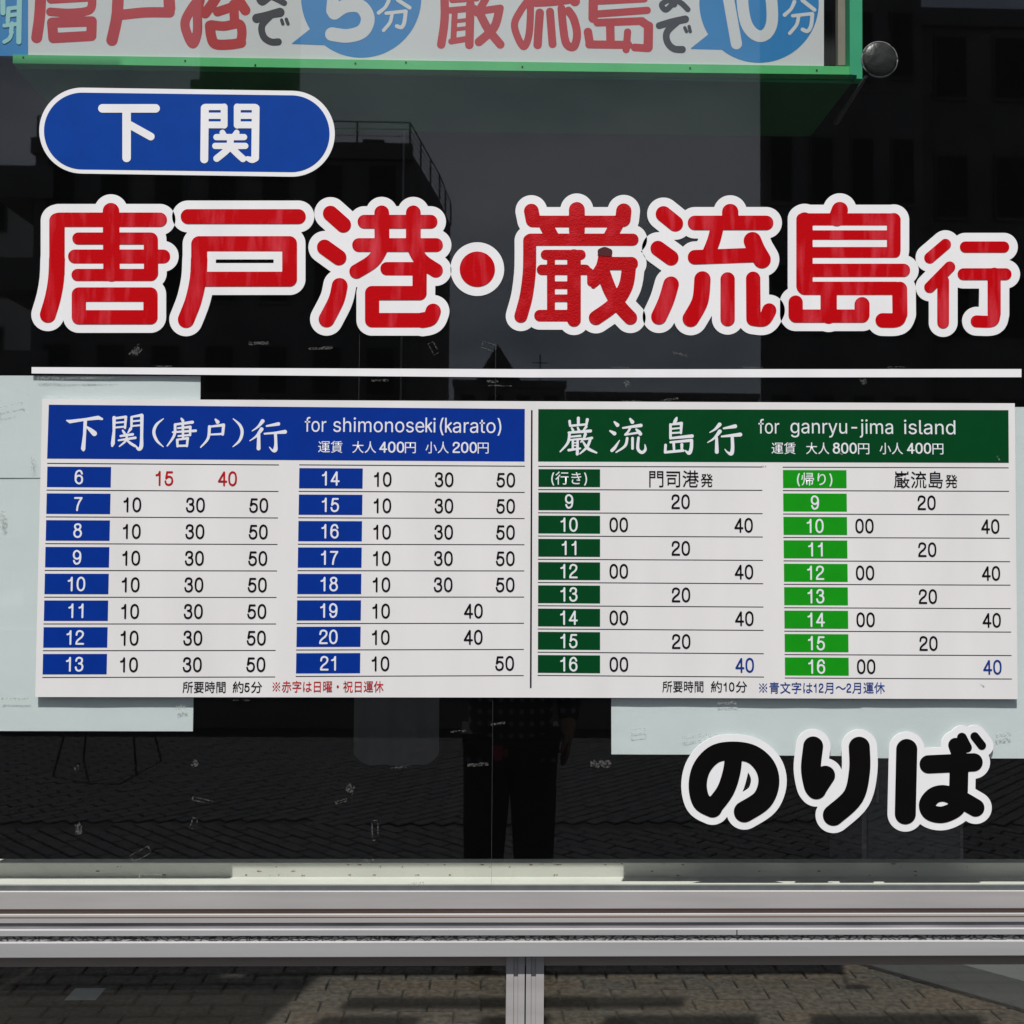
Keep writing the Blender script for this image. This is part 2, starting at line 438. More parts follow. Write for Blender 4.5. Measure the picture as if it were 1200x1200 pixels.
def quad_sheet(name, px, Yf, thick, material, parent):
    """flat print with corners given clockwise from top left"""
    W = [at(x, y, Yf) for x, y in px]; c = sum(W, Vector()) / len(W)
    n = len(W)
    v = [(p.x - c.x, 0, p.z - c.z) for p in W] + [(p.x - c.x, thick, p.z - c.z) for p in W]
    f = [tuple(range(n))[::-1], tuple(range(n, 2 * n))] + [(i, (i + 1) % n, n + (i + 1) % n, n + i) for i in range(n)]
    return link(name, mesh(name, v, f, material), parent, (c.x, Yf, c.z))

# ------------------------------------------------------------------ type: outlines in 1/1000 em
GL = {
'f': (254, [[228,379,228,327,6,327,6,379],[81,0,81,432,82,452,87,470,96,486,107,499,120,510,135,519,152,525,169,529,187,530,222,527,243,521,227,468,215,472,195,474,178,472,164,468,154,460,147,449,143,435,142,419,142,0]]),
'o': (415, [[207,-8,174,-5,144,3,117,16,93,35,72,58,56,85,44,116,37,150,34,187,37,225,44,260,56,291,72,318,93,341,117,360,144,374,174,382,207,384,241,382,271,374,299,360,323,341,343,318,359,291,371,260,379,225,381,187,379,150,371,116,359,85,343,58,323,35,299,16,271,3,241,-5],[207,46,231,49,252,55,270,66,285,80,298,97,307,117,314,139,318,163,319,187,318,212,314,236,307,258,298,278,285,296,270,310,252,321,231,328,207,330,184,328,163,321,145,310,130,296,118,278,108,258,102,236,98,212,96,187,98,163,102,139,108,117,118,97,130,80,145,66,163,55,184,49]]),
'r': (259, [[53,0,53,379,112,379,112,321,115,321,124,339,137,354,152,367,171,377,191,383,213,385,229,384,243,384,243,322,230,324,207,326,190,324,174,321,159,315,146,306,135,296,126,284,119,269,115,254,114,237,114,0]]),
's': (365, [[182,-8,157,-7,133,-3,112,3,93,12,76,24,62,38,50,54,41,73,36,94,94,107,101,87,111,72,124,60,141,52,160,47,181,45,206,47,227,53,244,62,258,74,265,88,268,103,266,115,262,126,254,136,243,144,229,150,212,155,149,170,118,180,92,192,72,208,58,227,50,249,47,274,49,295,55,314,65,332,79,347,95,360,115,370,137,378,161,383,187,384,212,383,234,379,254,372,271,363,286,352,299,339,309,324,318,308,324,290,268,277,262,291,254,304,243,316,228,325,210,331,187,333,166,331,147,326,131,317,119,305,111,292,109,277,110,264,115,253,124,243,136,235,152,229,172,223,229,209,261,200,287,187,306,171,320,153,328,131,331,107,329,85,323,65,312,47,298,31,281,18,260,6,236,-2,210,-7]]),
'h': (410, [[114,227,114,0,53,0,53,509,114,509,114,287,102,287,116,319,132,344,152,362,175,374,200,382,227,384,252,383,275,377,295,369,313,356,328,340,341,321,350,298,355,271,357,240,357,0,296,0,296,235,293,263,286,286,273,304,256,318,235,326,210,329,192,328,176,324,161,317,147,308,136,297,126,283,119,266,115,248]]),
'i': (167, [[53,0,53,379,114,379,114,0],[84,443,73,444,63,448,54,455,47,463,43,472,41,483,43,494,47,504,54,512,63,518,73,522,84,524,95,522,105,518,114,512,121,504,125,494,126,483,125,472,121,463,114,455,105,448,95,444]]),
'm': (610, [[53,0,53,379,112,379,112,295,108,295,114,314,122,331,132,346,144,358,158,368,172,376,187,382,203,385,219,386,245,383,268,375,287,361,303,342,314,320,321,295,312,295,318,312,326,329,337,343,350,356,364,366,381,375,398,381,417,385,437,386,458,385,478,380,497,372,514,361,529,346,541,328,550,307,555,283,557,255,557,0,496,0,496,254,493,279,485,298,473,313,456,323,438,329,419,330,402,329,387,326,374,320,363,312,353,302,345,290,340,277,336,263,335,247,335,0,274,0,274,260,272,280,265,297,253,311,238,322,220,328,199,330,185,329,171,326,158,320,145,312,135,302,126,289,119,274,115,257,114,238,114,0]]),
'n': (410, [[114,227,114,0,53,0,53,379,112,379,112,287,102,287,116,319,132,344,152,362,175,374,200,382,227,384,252,383,275,377,295,369,313,356,328,340,341,321,350,298,355,271,357,240,357,0,296,0,296,235,293,263,286,286,273,304,256,318,235,326,210,329,192,328,176,324,161,317,147,308,136,297,126,283,119,266,115,248]]),
'e': (404, [[212,-8,177,-5,145,3,117,16,92,35,72,58,56,85,44,116,37,150,34,187,36,224,44,258,55,290,71,317,91,340,115,359,142,373,172,382,205,384,226,383,246,380,266,374,285,366,303,355,319,341,334,324,347,305,357,282,365,256,370,227,371,194,371,169,75,169,75,221,338,221,310,202,308,226,304,248,298,269,288,286,277,301,263,314,246,323,227,328,205,330,183,328,164,323,146,313,131,301,119,286,109,270,102,251,97,231,96,211,96,178,98,151,102,127,110,106,121,88,135,73,151,61,169,53,190,48,212,46,227,47,241,49,254,53,265,58,276,65,285,73,294,82,300,93,306,105,365,91,358,72,348,55,335,39,320,26,302,14,283,4,261,-3,237,-7]]),
'k': (381, [[110,137,110,212,121,212,284,379,360,379,184,199,177,199],[53,0,53,509,114,509,114,0],[294,0,148,186,191,229,372,0]]),
'a': (389, [[160,-9,137,-7,115,-3,94,5,76,15,60,29,48,45,38,63,32,84,30,108,32,128,36,146,43,161,53,174,64,184,78,193,92,200,108,206,125,211,178,220,234,227,265,235,271,240,274,246,276,255,275,272,272,285,267,297,260,307,251,315,240,322,227,327,212,330,196,331,178,330,163,327,149,322,137,316,127,309,118,301,100,274,41,291,51,313,64,331,79,346,95,358,114,368,133,375,153,380,173,383,194,384,239,379,255,375,271,369,286,360,300,350,312,336,322,320,330,301,335,278,337,251,337,0,277,0,277,52,272,52,252,25,242,16,229,8,215,1,199,-4,181,-7],[170,45,192,47,211,51,228,59,242,68,254,80,263,93,270,108,274,122,276,138,276,190,259,182,231,176,200,171,175,168,134,159,122,153,112,147,103,139,97,130,93,118,92,105,93,93,96,82,102,72,109,64,119,57,130,52,142,48,156,46]]),
't': (227, [[204,379,204,327,6,327,6,379],[65,471,126,471,126,98,127,83,130,70,136,61,144,55,156,51,170,50,185,51,202,54,213,2,192,-3,168,-4,138,-1,113,7,92,21,77,41,68,64,65,93]]),
'g': (425, [[207,-151,180,-149,156,-146,134,-140,114,-132,97,-122,82,-110,70,-97,59,-84,51,-69,101,-41,122,-66,131,-74,142,-82,154,-88,169,-93,187,-96,207,-97,236,-95,261,-87,282,-75,298,-58,308,-34,311,-6,311,68,306,68,287,41,277,32,266,23,252,16,236,10,217,6,195,5,165,7,138,14,113,27,90,43,71,65,55,90,43,120,36,154,34,191,36,229,43,263,55,293,71,320,90,342,112,361,138,374,166,382,196,384,218,383,237,379,253,373,267,365,279,356,288,346,308,319,313,319,313,379,372,379,372,-9,370,-40,363,-67,350,-90,334,-109,314,-124,291,-136,265,-144,237,-149],[205,59,227,61,246,66,264,75,278,87,290,103,300,121,307,142,311,166,312,193,311,219,307,242,300,264,291,283,279,299,264,312,247,322,227,328,205,330,182,328,163,322,145,312,130,298,118,282,109,262,102,241,98,218,96,193,98,167,102,144,109,123,118,104,131,88,145,76,163,66,183,61]]),
'y': (389, [[47,-139,61,-86,71,-87,104,-89,113,-86,122,-81,130,-74,138,-64,145,-51,151,-36,163,-1,17,379,84,379,165,155,187,87,206,21,184,21,202,87,224,155,305,379,371,379,204,-58,196,-77,187,-93,177,-107,165,-119,153,-128,139,-136,125,-141,109,-144,91,-145,65,-143]]),
'u': (410, [[182,-5,158,-3,135,2,115,11,97,23,82,39,69,59,60,82,54,109,53,139,53,379,114,379,114,144,116,117,124,94,137,75,154,61,175,53,200,50,218,51,234,55,249,62,263,71,274,83,283,97,290,113,295,132,296,153,296,379,357,379,357,0,298,0,298,92,307,92,294,60,277,35,257,17,234,5,209,-3]]),
'j': (167, [[53,379,114,379,114,-30,112,-52,108,-72,102,-90,92,-106,80,-119,65,-129,47,-137,27,-141,4,-143,-10,-143,-10,-87,2,-87,18,-85,31,-80,40,-72,47,-61,51,-46,53,-29],[83,443,72,444,62,448,53,455,47,463,42,472,41,483,42,494,47,504,53,512,62,518,72,522,83,524,95,522,105,518,114,512,120,504,125,494,126,483,125,472,120,463,114,455,105,448,95,444]]),
'l': (189, [[139,-2,112,0,91,8,74,20,62,37,55,59,53,84,53,509,114,509,114,99,114,83,117,71,120,62,126,57,135,53,146,52,160,53,170,54,181,3,162,-1]]),
'd': (424, [[195,-8,165,-6,137,3,111,16,89,34,70,57,55,84,43,116,36,151,34,189,36,227,43,261,55,293,70,320,89,342,112,361,137,374,165,382,196,384,218,383,237,379,253,373,267,364,278,355,287,346,306,319,311,319,311,509,372,509,372,0,313,0,313,59,307,59,287,31,277,21,266,12,252,4,236,-3,217,-7],[205,47,226,49,246,55,263,65,278,78,290,95,299,115,306,138,310,162,312,189,310,216,306,241,300,263,290,282,278,299,263,312,246,322,227,328,205,330,182,328,162,322,145,311,130,298,118,281,108,261,102,239,98,215,96,189,98,163,102,139,109,117,118,97,130,80,145,66,162,55,182,49]]),
'-': (453, [[337,244,337,188,114,188,114,244]]),
'(': (273, [[89,207,90,244,94,283,101,324,105,348,111,372,117,395,124,418,132,441,145,477,160,510,177,539,236,539,219,503,204,466,191,428,179,390,169,351,161,313,156,276,152,241,151,207,152,176,155,145,160,115,167,83,177,50,188,16,236,-96,177,-96,160,-66,145,-36,132,-6,121,24,111,55,103,85,97,116,93,146,90,176]]),
')': (273, [[37,-96,49,-72,59,-48,69,-25,78,-3,86,18,97,52,106,85,113,116,118,147,121,177,122,207,121,241,117,276,112,313,104,351,94,390,82,428,69,466,54,503,37,539,97,539,113,510,128,477,142,441,149,418,156,395,162,372,168,348,173,323,179,283,183,244,184,207,183,176,180,145,176,115,170,84,161,53,152,23,140,-7,127,-37,113,-67,97,-96]]),
'運': (1000, [[310,805,310,622,378,622,378,748,860,748,860,622,931,622,931,805],[68,760,108,717,147,670,180,624,204,583,270,623,244,664,209,709,170,755,129,796],[429,370,581,370,581,302,429,302],[654,370,809,370,809,302,654,302],[429,485,581,485,581,419,429,419],[654,485,809,485,809,419,654,419],[311,190,311,132,581,132,581,52,654,52,654,132,936,132,936,190,654,190,654,251,878,251,878,536,654,536,654,597,844,597,844,653,654,653,654,706,581,706,581,653,384,653,384,597,581,597,581,536,363,536,363,251,581,251,581,190],[253,445,47,445,47,375,181,375,181,126,149,108,115,81,79,47,42,6,90,-59,126,-9,160,33,190,61,217,72,257,51,312,10,368,-18,431,-35,506,-44,593,-47,678,-46,778,-43,874,-40,945,-36,953,2,966,38,885,30,791,24,691,20,595,19,515,21,445,28,383,44,330,69,253,123]]),
'賃': (1000, [[256,290,758,290,758,228,256,228],[256,181,758,181,758,118,256,118],[256,398,758,398,758,336,256,336],[182,446,182,69,834,69,834,446],[581,19,663,-6,739,-32,807,-57,861,-80,947,-42,885,-19,810,7,728,33,644,57],[351,60,288,34,214,10,134,-10,54,-27,83,-54,108,-83,188,-61,270,-35,349,-4,418,29],[368,552,368,496,899,496,899,552,661,552,661,624,944,624,944,681,661,681,661,753,721,759,778,765,831,773,878,781,833,829,739,814,624,802,499,793,375,787,385,763,391,738,589,747,589,681,326,681,326,624,589,624,589,552],[293,840,239,781,173,726,100,677,25,636,55,610,82,582,110,599,139,617,168,637,197,658,197,484,268,484,268,717,294,741,318,765,341,790,361,815]]),
'大': (1000, [[461,839,461,776,459,706,455,632,446,553,62,553,62,476,433,476,390,334,317,199,204,80,43,-16,75,-46,100,-78,259,20,374,140,452,276,501,419,570,258,658,120,769,6,902,-78,928,-41,958,-8,825,71,714,182,627,319,563,476,942,476,942,553,526,553,534,631,539,705,541,775,542,839]]),
'人': (1000, [[457,837,450,669,405,432,283,184,43,-17,77,-45,104,-76,263,38,377,176,455,327,502,480,551,332,631,178,748,38,910,-72,934,-39,965,-9,751,150,623,355,558,552,534,689,541,837]]),
'円': (1000, [[840,698,840,403,535,403,535,698],[90,772,90,-81,166,-81,166,329,840,329,840,20,835,1,815,-5,662,-4,679,-41,690,-79,752,-79,802,-77,841,-73,870,-66,906,-37,916,20,916,772],[166,403,166,698,460,698,460,403]]),
'小': (1000, [[464,826,464,24,458,3,436,-3,412,-4,373,-4,324,-4,270,-2,288,-41,301,-80,366,-80,419,-78,462,-74,494,-66,533,-37,545,24,545,826],[705,571,768,457,824,337,868,221,895,121,976,154,947,254,900,369,842,487,777,598],[202,591,177,485,141,374,93,269,32,178,69,160,103,138,165,233,216,344,256,462,286,577]]),
'所': (1000, [[534,739,534,406,531,296,514,181,475,69,404,-32,435,-55,462,-82,540,28,585,154,606,284,611,406,611,429,766,429,766,-77,841,-77,841,429,958,429,958,501,611,501,611,684,699,699,787,718,868,739,939,764,888,828,816,801,727,777,631,756],[172,361,172,391,172,521,370,521,370,361],[441,819,371,794,285,772,191,755,98,741,98,391,96,287,88,176,67,66,29,-34,61,-56,90,-82,126,3,150,97,163,196,170,293,442,293,442,589,172,589,172,685,257,697,342,713,421,732,489,756]]),
'要': (1000, [[672,232,645,191,613,154,575,122,532,93,310,141,378,232],[119,645,119,386,386,386,336,298,54,298,54,232,291,232,265,196,238,162,211,130,186,101,249,89,312,76,373,63,433,49,355,26,266,9,168,-4,59,-13,77,-44,90,-78,224,-63,344,-43,450,-15,541,22,633,-4,718,-29,794,-55,860,-80,924,-22,860,1,787,24,708,48,623,71,664,105,699,143,730,185,755,232,947,232,947,298,422,298,466,375,420,386,888,386,888,645,647,645,647,730,930,730,930,797,69,797,69,730,342,730,342,645],[413,730,576,730,576,645,413,645],[190,583,342,583,342,447,190,447],[413,583,576,583,576,447,413,447],[647,583,814,583,814,447,647,447]]),
'時': (1000, [[445,209,483,166,520,120,550,74,572,33,636,72,613,113,581,158,544,203,505,244],[631,841,631,721,421,721,421,654,631,654,631,527,379,527,379,459,763,459,763,346,384,346,384,279,763,279,763,10,759,-5,742,-9,608,-8,624,-44,633,-79,688,-79,733,-77,769,-73,796,-66,828,-41,837,9,837,279,954,279,954,346,837,346,837,459,964,459,964,527,705,527,705,654,922,654,922,721,705,721,705,841],[291,416,291,185,146,185,146,416],[291,484,146,484,146,706,291,706],[76,775,76,35,146,35,146,117,362,117,362,775]]),
'間': (1000, [[615,169,615,72,380,72,380,169],[615,227,380,227,380,319,615,319],[312,378,312,-38,380,-38,380,13,685,13,685,378],[383,600,383,511,165,511,165,600],[383,655,165,655,165,739,383,739],[840,600,840,510,615,510,615,600],[840,655,615,655,615,739,840,739],[878,797,544,797,544,452,840,452,840,20,835,1,817,-4,677,-3,693,-42,703,-80,760,-80,807,-78,844,-74,872,-66,907,-37,916,19,916,797],[90,797,90,-81,165,-81,165,454,453,454,453,797]]),
'約': (1000, [[529,411,581,357,630,299,673,241,703,189,759,233,728,284,684,340,634,397,582,449],[226,189,236,133,245,74,253,17,257,-34,321,-18,316,32,308,89,298,148,287,204],[106,197,93,135,78,74,60,16,40,-35,74,-46,105,-59,124,-7,142,53,159,118,173,183],[349,206,367,157,385,106,401,56,412,12,471,34,459,77,443,126,425,177,405,225],[572,840,544,739,508,642,465,555,415,481,480,438,502,470,523,505,543,543,562,583,850,583,841,335,830,165,815,61,795,13,778,1,754,-2,731,-2,697,-1,656,0,610,3,627,-34,635,-72,677,-74,718,-75,754,-75,783,-73,829,-62,864,-31,888,27,905,142,917,332,927,615,928,654,592,654,607,696,621,738,634,781,646,825],[71,240,92,248,138,259,230,275,385,299,398,244,463,264,452,309,435,361,415,417,394,469,333,453,367,360,177,333,242,403,306,479,367,559,425,641,361,682,342,651,323,620,302,589,280,559,151,548,199,607,245,673,290,742,331,812,261,842,218,761,172,687,132,627,104,590,70,553,42,535,56,499,66,466,80,471,107,477,154,484,230,493,198,453,169,420,145,394,128,375,83,332,46,312]]),
'分': (1000, [[673,822,604,794,666,682,740,572,820,473,900,393,929,427,961,456,881,527,802,618,730,719],[324,820,273,709,207,606,130,516,44,442,78,414,108,384,187,457,187,388,380,388,355,264,303,150,211,54,65,-19,91,-50,111,-83,269,2,371,113,429,244,459,388,731,388,722,228,711,117,697,48,680,14,663,4,637,2,613,2,578,3,535,5,487,8,504,-29,512,-67,559,-69,602,-71,640,-71,670,-69,714,-60,748,-34,771,11,787,96,800,230,811,426,812,462,192,462,254,535,310,616,361,705,404,798]]),
'※': (1000, [[500,590,553,612,575,665,553,718,500,740,447,718,425,665,447,612],[500,409,170,739,141,710,471,380,140,49,169,20,500,351,830,21,859,50,529,380,859,710,830,739],[290,380,268,433,215,455,162,433,140,380,162,327,215,305,268,327],[710,380,732,327,785,305,838,327,860,380,838,433,785,455,732,433],[500,170,447,148,425,95,447,42,500,20,553,42,575,95,553,148]]),
'赤': (1000, [[734,334,780,268,823,198,860,130,887,71,959,103,931,162,892,228,848,297,801,361],[193,358,167,296,131,233,88,174,40,122,70,103,99,80,150,135,196,200,236,269,268,339],[165,719,165,647,461,647,461,505,72,505,72,432,356,432,356,368,351,273,325,171,265,70,155,-23,186,-50,211,-79,330,25,397,140,427,256,433,366,433,432,591,432,591,14,587,0,571,-4,447,-4,463,-41,474,-79,525,-79,568,-77,602,-74,629,-66,661,-38,670,13,670,432,935,432,935,505,541,505,541,647,840,647,840,719,541,719,541,839,461,839,461,719]]),
'字': (1000, [[460,363,460,300,69,300,69,228,460,228,460,14,455,-1,437,-6,287,-4,306,-41,319,-79,377,-79,425,-78,463,-74,492,-67,529,-39,539,12,539,228,930,228,930,300,539,300,539,337,605,376,669,420,728,468,779,516,728,555,711,551,233,551,233,480,635,480,595,447,551,416,505,387],[424,824,452,781,475,736,80,736,80,529,154,529,154,664,843,664,843,529,920,529,920,736,563,736,551,763,535,792,517,821,497,847]]),
'は': (1000, [[255,764,167,771,161,700,148,620,133,514,120,395,115,279,118,183,127,97,139,23,153,-37,223,-32,221,3,225,48,237,93,255,151,276,212,296,269,255,301,198,154,194,190,190,224,189,258,188,293,193,390,206,502,222,610,238,696],[676,185,677,150,672,105,654,71,621,49,568,41,519,46,480,61,455,86,446,120,456,153,482,179,523,195,574,201,627,197],[749,770,659,770,663,709,663,585,569,583,525,584,483,585,441,588,399,591,399,516,442,513,484,511,525,510,567,509,663,511,673,254,628,261,580,263,493,251,428,219,388,171,374,112,388,52,428,7,493,-21,582,-31,666,-17,719,19,747,70,755,130,755,151,793,127,831,100,869,69,906,35,950,102,909,138,862,172,810,204,752,231,749,297,745,367,742,441,740,516,785,520,829,524,872,529,913,535,913,612,873,605,830,599,786,594,740,589,743,710]]),
'日': (1000, [[253,352,752,352,752,71,253,71],[253,426,253,697,752,697,752,426],[176,772,176,-69,253,-69,253,-4,752,-4,752,-64,832,-64,832,772]]),
'曜': (1000, [[691,694,716,673,741,649,764,626,782,606,818,646,800,665,777,687,752,709,727,729],[391,694,416,673,441,649,464,626,483,606,519,646,501,665,477,687,452,709,427,729],[497,212,669,212,669,142,497,142],[497,266,497,332,669,332,669,266],[637,461,669,391,519,391,559,465,490,489,459,425,418,358,371,293,320,237,371,191,429,257,429,-79,497,-79,497,-40,952,-40,952,18,736,18,736,89,905,89,905,142,736,142,736,212,905,212,905,266,736,266,736,332,934,332,934,391,742,391,699,481],[497,89,669,89,669,18,497,18],[359,537,379,479,567,569,567,488,630,488,630,804,373,804,373,749,567,749,567,626,510,600,455,576,404,555],[659,537,678,479,860,566,860,484,926,484,926,804,669,804,669,749,860,749,860,623,804,598,751,575,702,554],[256,414,256,185,136,185,136,414],[256,481,136,481,136,703,256,703],[74,771,74,36,136,36,136,117,318,117,318,771]]),
'・': (1000, [[500,486,459,478,425,455,402,422,394,380,402,339,425,305,459,282,500,274,542,282,575,305,598,339,606,380,598,422,575,455,542,478]]),
'祝': (1000, [[498,705,832,705,832,449,498,449],[154,801,181,770,207,735,230,701,246,670,305,711,288,740,265,773,238,806,210,836],[426,773,426,381,531,381,518,244,486,131,424,42,319,-24,345,-52,366,-83,481,-6,552,97,589,225,605,381,703,381,703,24,707,-23,720,-54,747,-69,791,-74,880,-74,920,-66,945,-38,960,17,967,104,934,116,903,134,901,59,896,15,887,-6,873,-12,802,-12,781,-5,775,24,775,381,906,381,906,773],[53,668,53,599,301,599,249,507,184,421,111,345,35,285,54,251,69,211,102,237,134,265,167,296,199,330,199,-79,271,-79,271,351,300,317,329,283,354,251,373,225,421,287,395,314,356,354,314,396,279,430,312,481,343,533,370,588,393,643,353,671,339,668]]),
'休': (1000, [[306,585,306,512,549,512,494,391,427,277,351,178,270,101,300,73,326,42,400,117,470,209,533,314,588,428,588,-80,662,-80,662,452,717,334,780,223,850,126,922,48,949,80,979,107,902,184,828,282,762,394,707,512,953,512,953,585,662,585,662,826,588,826,588,585],[294,834,241,718,175,609,101,512,20,430,45,392,66,354,96,384,126,416,155,450,184,486,184,-78,258,-78,258,594,289,647,318,701,344,755,368,811]]),
'青': (1000, [[733,336,733,265,274,265,274,336],[200,394,200,-82,274,-82,274,84,733,84,733,3,729,-12,711,-17,574,-16,589,-47,599,-78,655,-78,702,-77,739,-74,767,-68,799,-45,808,2,808,394],[274,211,733,211,733,138,274,138],[460,840,460,773,124,773,124,714,460,714,460,647,158,647,158,589,460,589,460,517,59,517,59,457,941,457,941,517,536,517,536,589,845,589,845,647,536,647,536,714,887,714,887,773,536,773,536,840]]),
'文': (1000, [[423,823,446,784,467,742,485,701,497,666,580,693,566,728,547,768,524,809,501,847],[50,664,50,590,206,590,254,480,310,378,374,285,447,200,360,136,263,80,155,32,36,-7,62,-43,83,-78,203,-34,313,18,413,77,502,146,591,76,690,16,797,-34,915,-73,940,-37,967,-4,852,32,745,78,648,135,560,201,632,283,694,375,749,477,796,590,954,590,954,664],[504,253,437,328,378,409,327,497,284,590,711,590,670,493,622,405,567,325]]),
'月': (1000, [[207,787,207,479,202,352,179,219,125,89,29,-27,60,-52,86,-81,151,-12,200,65,235,147,259,232,742,232,742,32,736,9,711,2,684,1,640,1,585,1,524,3,543,-36,556,-76,629,-76,688,-74,735,-69,769,-61,809,-30,821,31,821,787],[283,714,742,714,742,546,283,546],[283,475,742,475,742,305,272,305,277,349,281,392,283,435]]),
'～': (1000, [[472,352,524,306,577,272,634,252,697,245,774,256,844,290,906,345,958,420,887,458,852,404,807,363,755,336,698,326,649,332,606,347,567,373,528,408,476,454,424,488,367,508,303,515,226,504,156,470,94,416,42,340,113,302,149,356,193,398,245,425,302,434,352,429,395,413,434,387]]),
'行': (1000, [[435,780,435,708,927,708,927,780],[267,841,221,784,163,726,100,670,35,622,58,593,79,562,148,616,218,678,283,745,339,811],[391,504,391,432,728,432,728,17,722,0,702,-5,545,-3,561,-40,570,-77,636,-77,689,-76,730,-73,759,-66,794,-37,804,16,804,432,955,432,955,504],[307,626,248,541,179,459,103,385,25,322,78,259,106,283,135,308,163,335,192,364,192,-83,266,-83,266,446,297,484,326,522,353,561,378,600]]),
'き': (1000, [[305,265,227,281,212,248,199,214,191,178,188,138,209,55,268,-3,365,-37,495,-48,558,-47,618,-44,675,-38,729,-31,732,49,678,39,621,33,561,29,494,28,392,36,320,59,277,98,263,152,266,183,275,212,288,239],[502,698,509,673,434,671,353,672,268,677,179,685,184,612,277,606,367,602,452,602,528,605,555,527,575,475,484,470,382,468,272,471,160,480,164,405,281,399,396,398,506,401,604,407,621,370,640,334,661,298,682,263,532,280,525,219,581,213,640,206,696,197,744,187,785,248,748,291,729,320,711,351,694,383,678,415,729,423,777,432,821,441,859,451,847,526,808,515,761,503,707,492,647,483,624,543,602,612,654,620,705,630,754,641,799,652,788,724,739,710,688,697,636,687,583,679,575,709,569,740,563,769,559,798,474,787]]),
'門': (1000, [[379,585,379,489,166,489,166,585],[379,642,166,642,166,730,379,730],[838,585,838,488,615,488,615,585],[838,642,615,642,615,730,838,730],[878,793,544,793,544,425,838,425,838,23,833,4,812,-2,789,-3,752,-3,706,-3,655,-1,672,-40,683,-79,745,-79,797,-77,838,-73,868,-65,904,-35,914,23,914,793],[92,793,92,-80,166,-80,166,426,450,426,450,793]]),
'司': (1000, [[95,598,95,532,698,532,698,598],[88,776,88,704,812,704,812,33,807,14,788,8,764,7,727,7,680,7,629,9,645,-32,655,-73,718,-73,769,-71,811,-67,842,-59,879,-28,888,32,888,776],[232,357,555,357,555,170,232,170],[159,424,159,29,232,29,232,104,628,104,628,424]]),
'港': (1000, [[86,777,133,752,181,723,223,692,256,663,300,725,267,753,224,781,176,808,129,831],[35,507,83,484,131,457,174,429,207,402,250,463,216,489,173,517,125,542,77,563],[493,305,729,305,729,201,493,201],[713,839,713,720,518,720,518,839,445,839,445,720,310,720,310,652,445,652,445,536,268,536,268,467,448,467,413,409,370,354,323,305,273,265,225,301,186,214,143,127,100,46,62,-21,128,-67,165,2,202,77,239,155,273,231,304,194,335,217,365,244,395,274,423,307,423,37,430,-16,452,-49,494,-65,561,-70,785,-70,842,-63,878,-39,899,8,909,82,875,93,844,109,839,50,829,16,811,0,780,-4,565,-4,506,4,493,38,493,141,797,141,797,328,828,291,860,258,894,229,928,204,952,235,980,263,924,300,872,349,825,405,787,467,965,467,965,536,787,536,787,652,937,652,937,720,787,720,787,839],[493,365,466,365,497,415,523,467,713,467,740,415,770,365],[518,652,713,652,713,536,518,536]]),
'発': (1000, [[884,715,854,684,818,650,779,617,741,585,707,623,675,662,712,691,751,722,788,756,823,789,766,829,740,801,709,771,676,740,642,710,624,741,608,773,593,805,579,837,514,817,557,723,608,636,669,556,737,485,267,485,331,546,388,615,437,692,475,776,425,800,411,797,125,797,125,731,375,731,356,696,333,663,308,630,281,598,254,622,224,648,191,673,160,696,112,656,144,631,177,604,208,576,234,551,185,511,134,475,82,444,29,420,54,393,75,363,113,382,151,403,189,426,226,452,226,413,332,413,332,280,332,264,100,264,100,194,324,194,302,133,258,74,186,21,79,-26,106,-54,127,-85,250,-27,331,40,379,115,401,194,582,194,582,34,587,-18,604,-51,637,-68,689,-73,820,-73,867,-65,897,-39,914,12,923,92,888,104,855,122,852,57,845,19,834,1,814,-4,699,-4,667,3,659,33,659,194,898,194,898,264,659,264,659,413,776,413,776,452,810,427,845,404,882,383,919,364,944,398,972,428,922,451,873,478,827,509,783,544,823,574,864,607,904,641,940,675],[407,413,582,413,582,264,407,264,407,279]]),
'帰': (1000, [[220,837,220,431,215,300,195,177,148,65,65,-34,93,-57,118,-82,208,26,260,150,283,286,288,431,288,837],[90,655,87,568,79,484,65,408,42,347,96,309,123,378,140,462,148,553,152,645],[334,455,334,291,401,291,401,-13,469,-13,469,240,593,240,593,-80,663,-80,663,240,797,240,797,66,795,57,785,54,711,55,723,23,730,-9,795,-7,839,3,862,26,867,65,867,304,663,304,663,395,869,395,869,291,939,291,939,455],[593,304,402,304,402,395,593,395],[425,690,425,635,793,635,793,568,389,568,389,511,864,511,864,812,401,812,401,755,793,755,793,690]]),
'り': (1000, [[339,789,251,792,243,706,233,635,223,550,215,462,212,383,213,336,216,293,219,256,223,224,300,230,297,265,296,296,296,324,298,353,325,457,382,559,461,636,551,666,620,646,670,589,700,503,710,394,680,235,598,126,475,58,323,22,370,-50,541,-1,674,85,761,215,792,395,775,537,728,646,656,714,564,738,474,717,396,663,334,590,292,511,299,574,310,649,324,725]]),
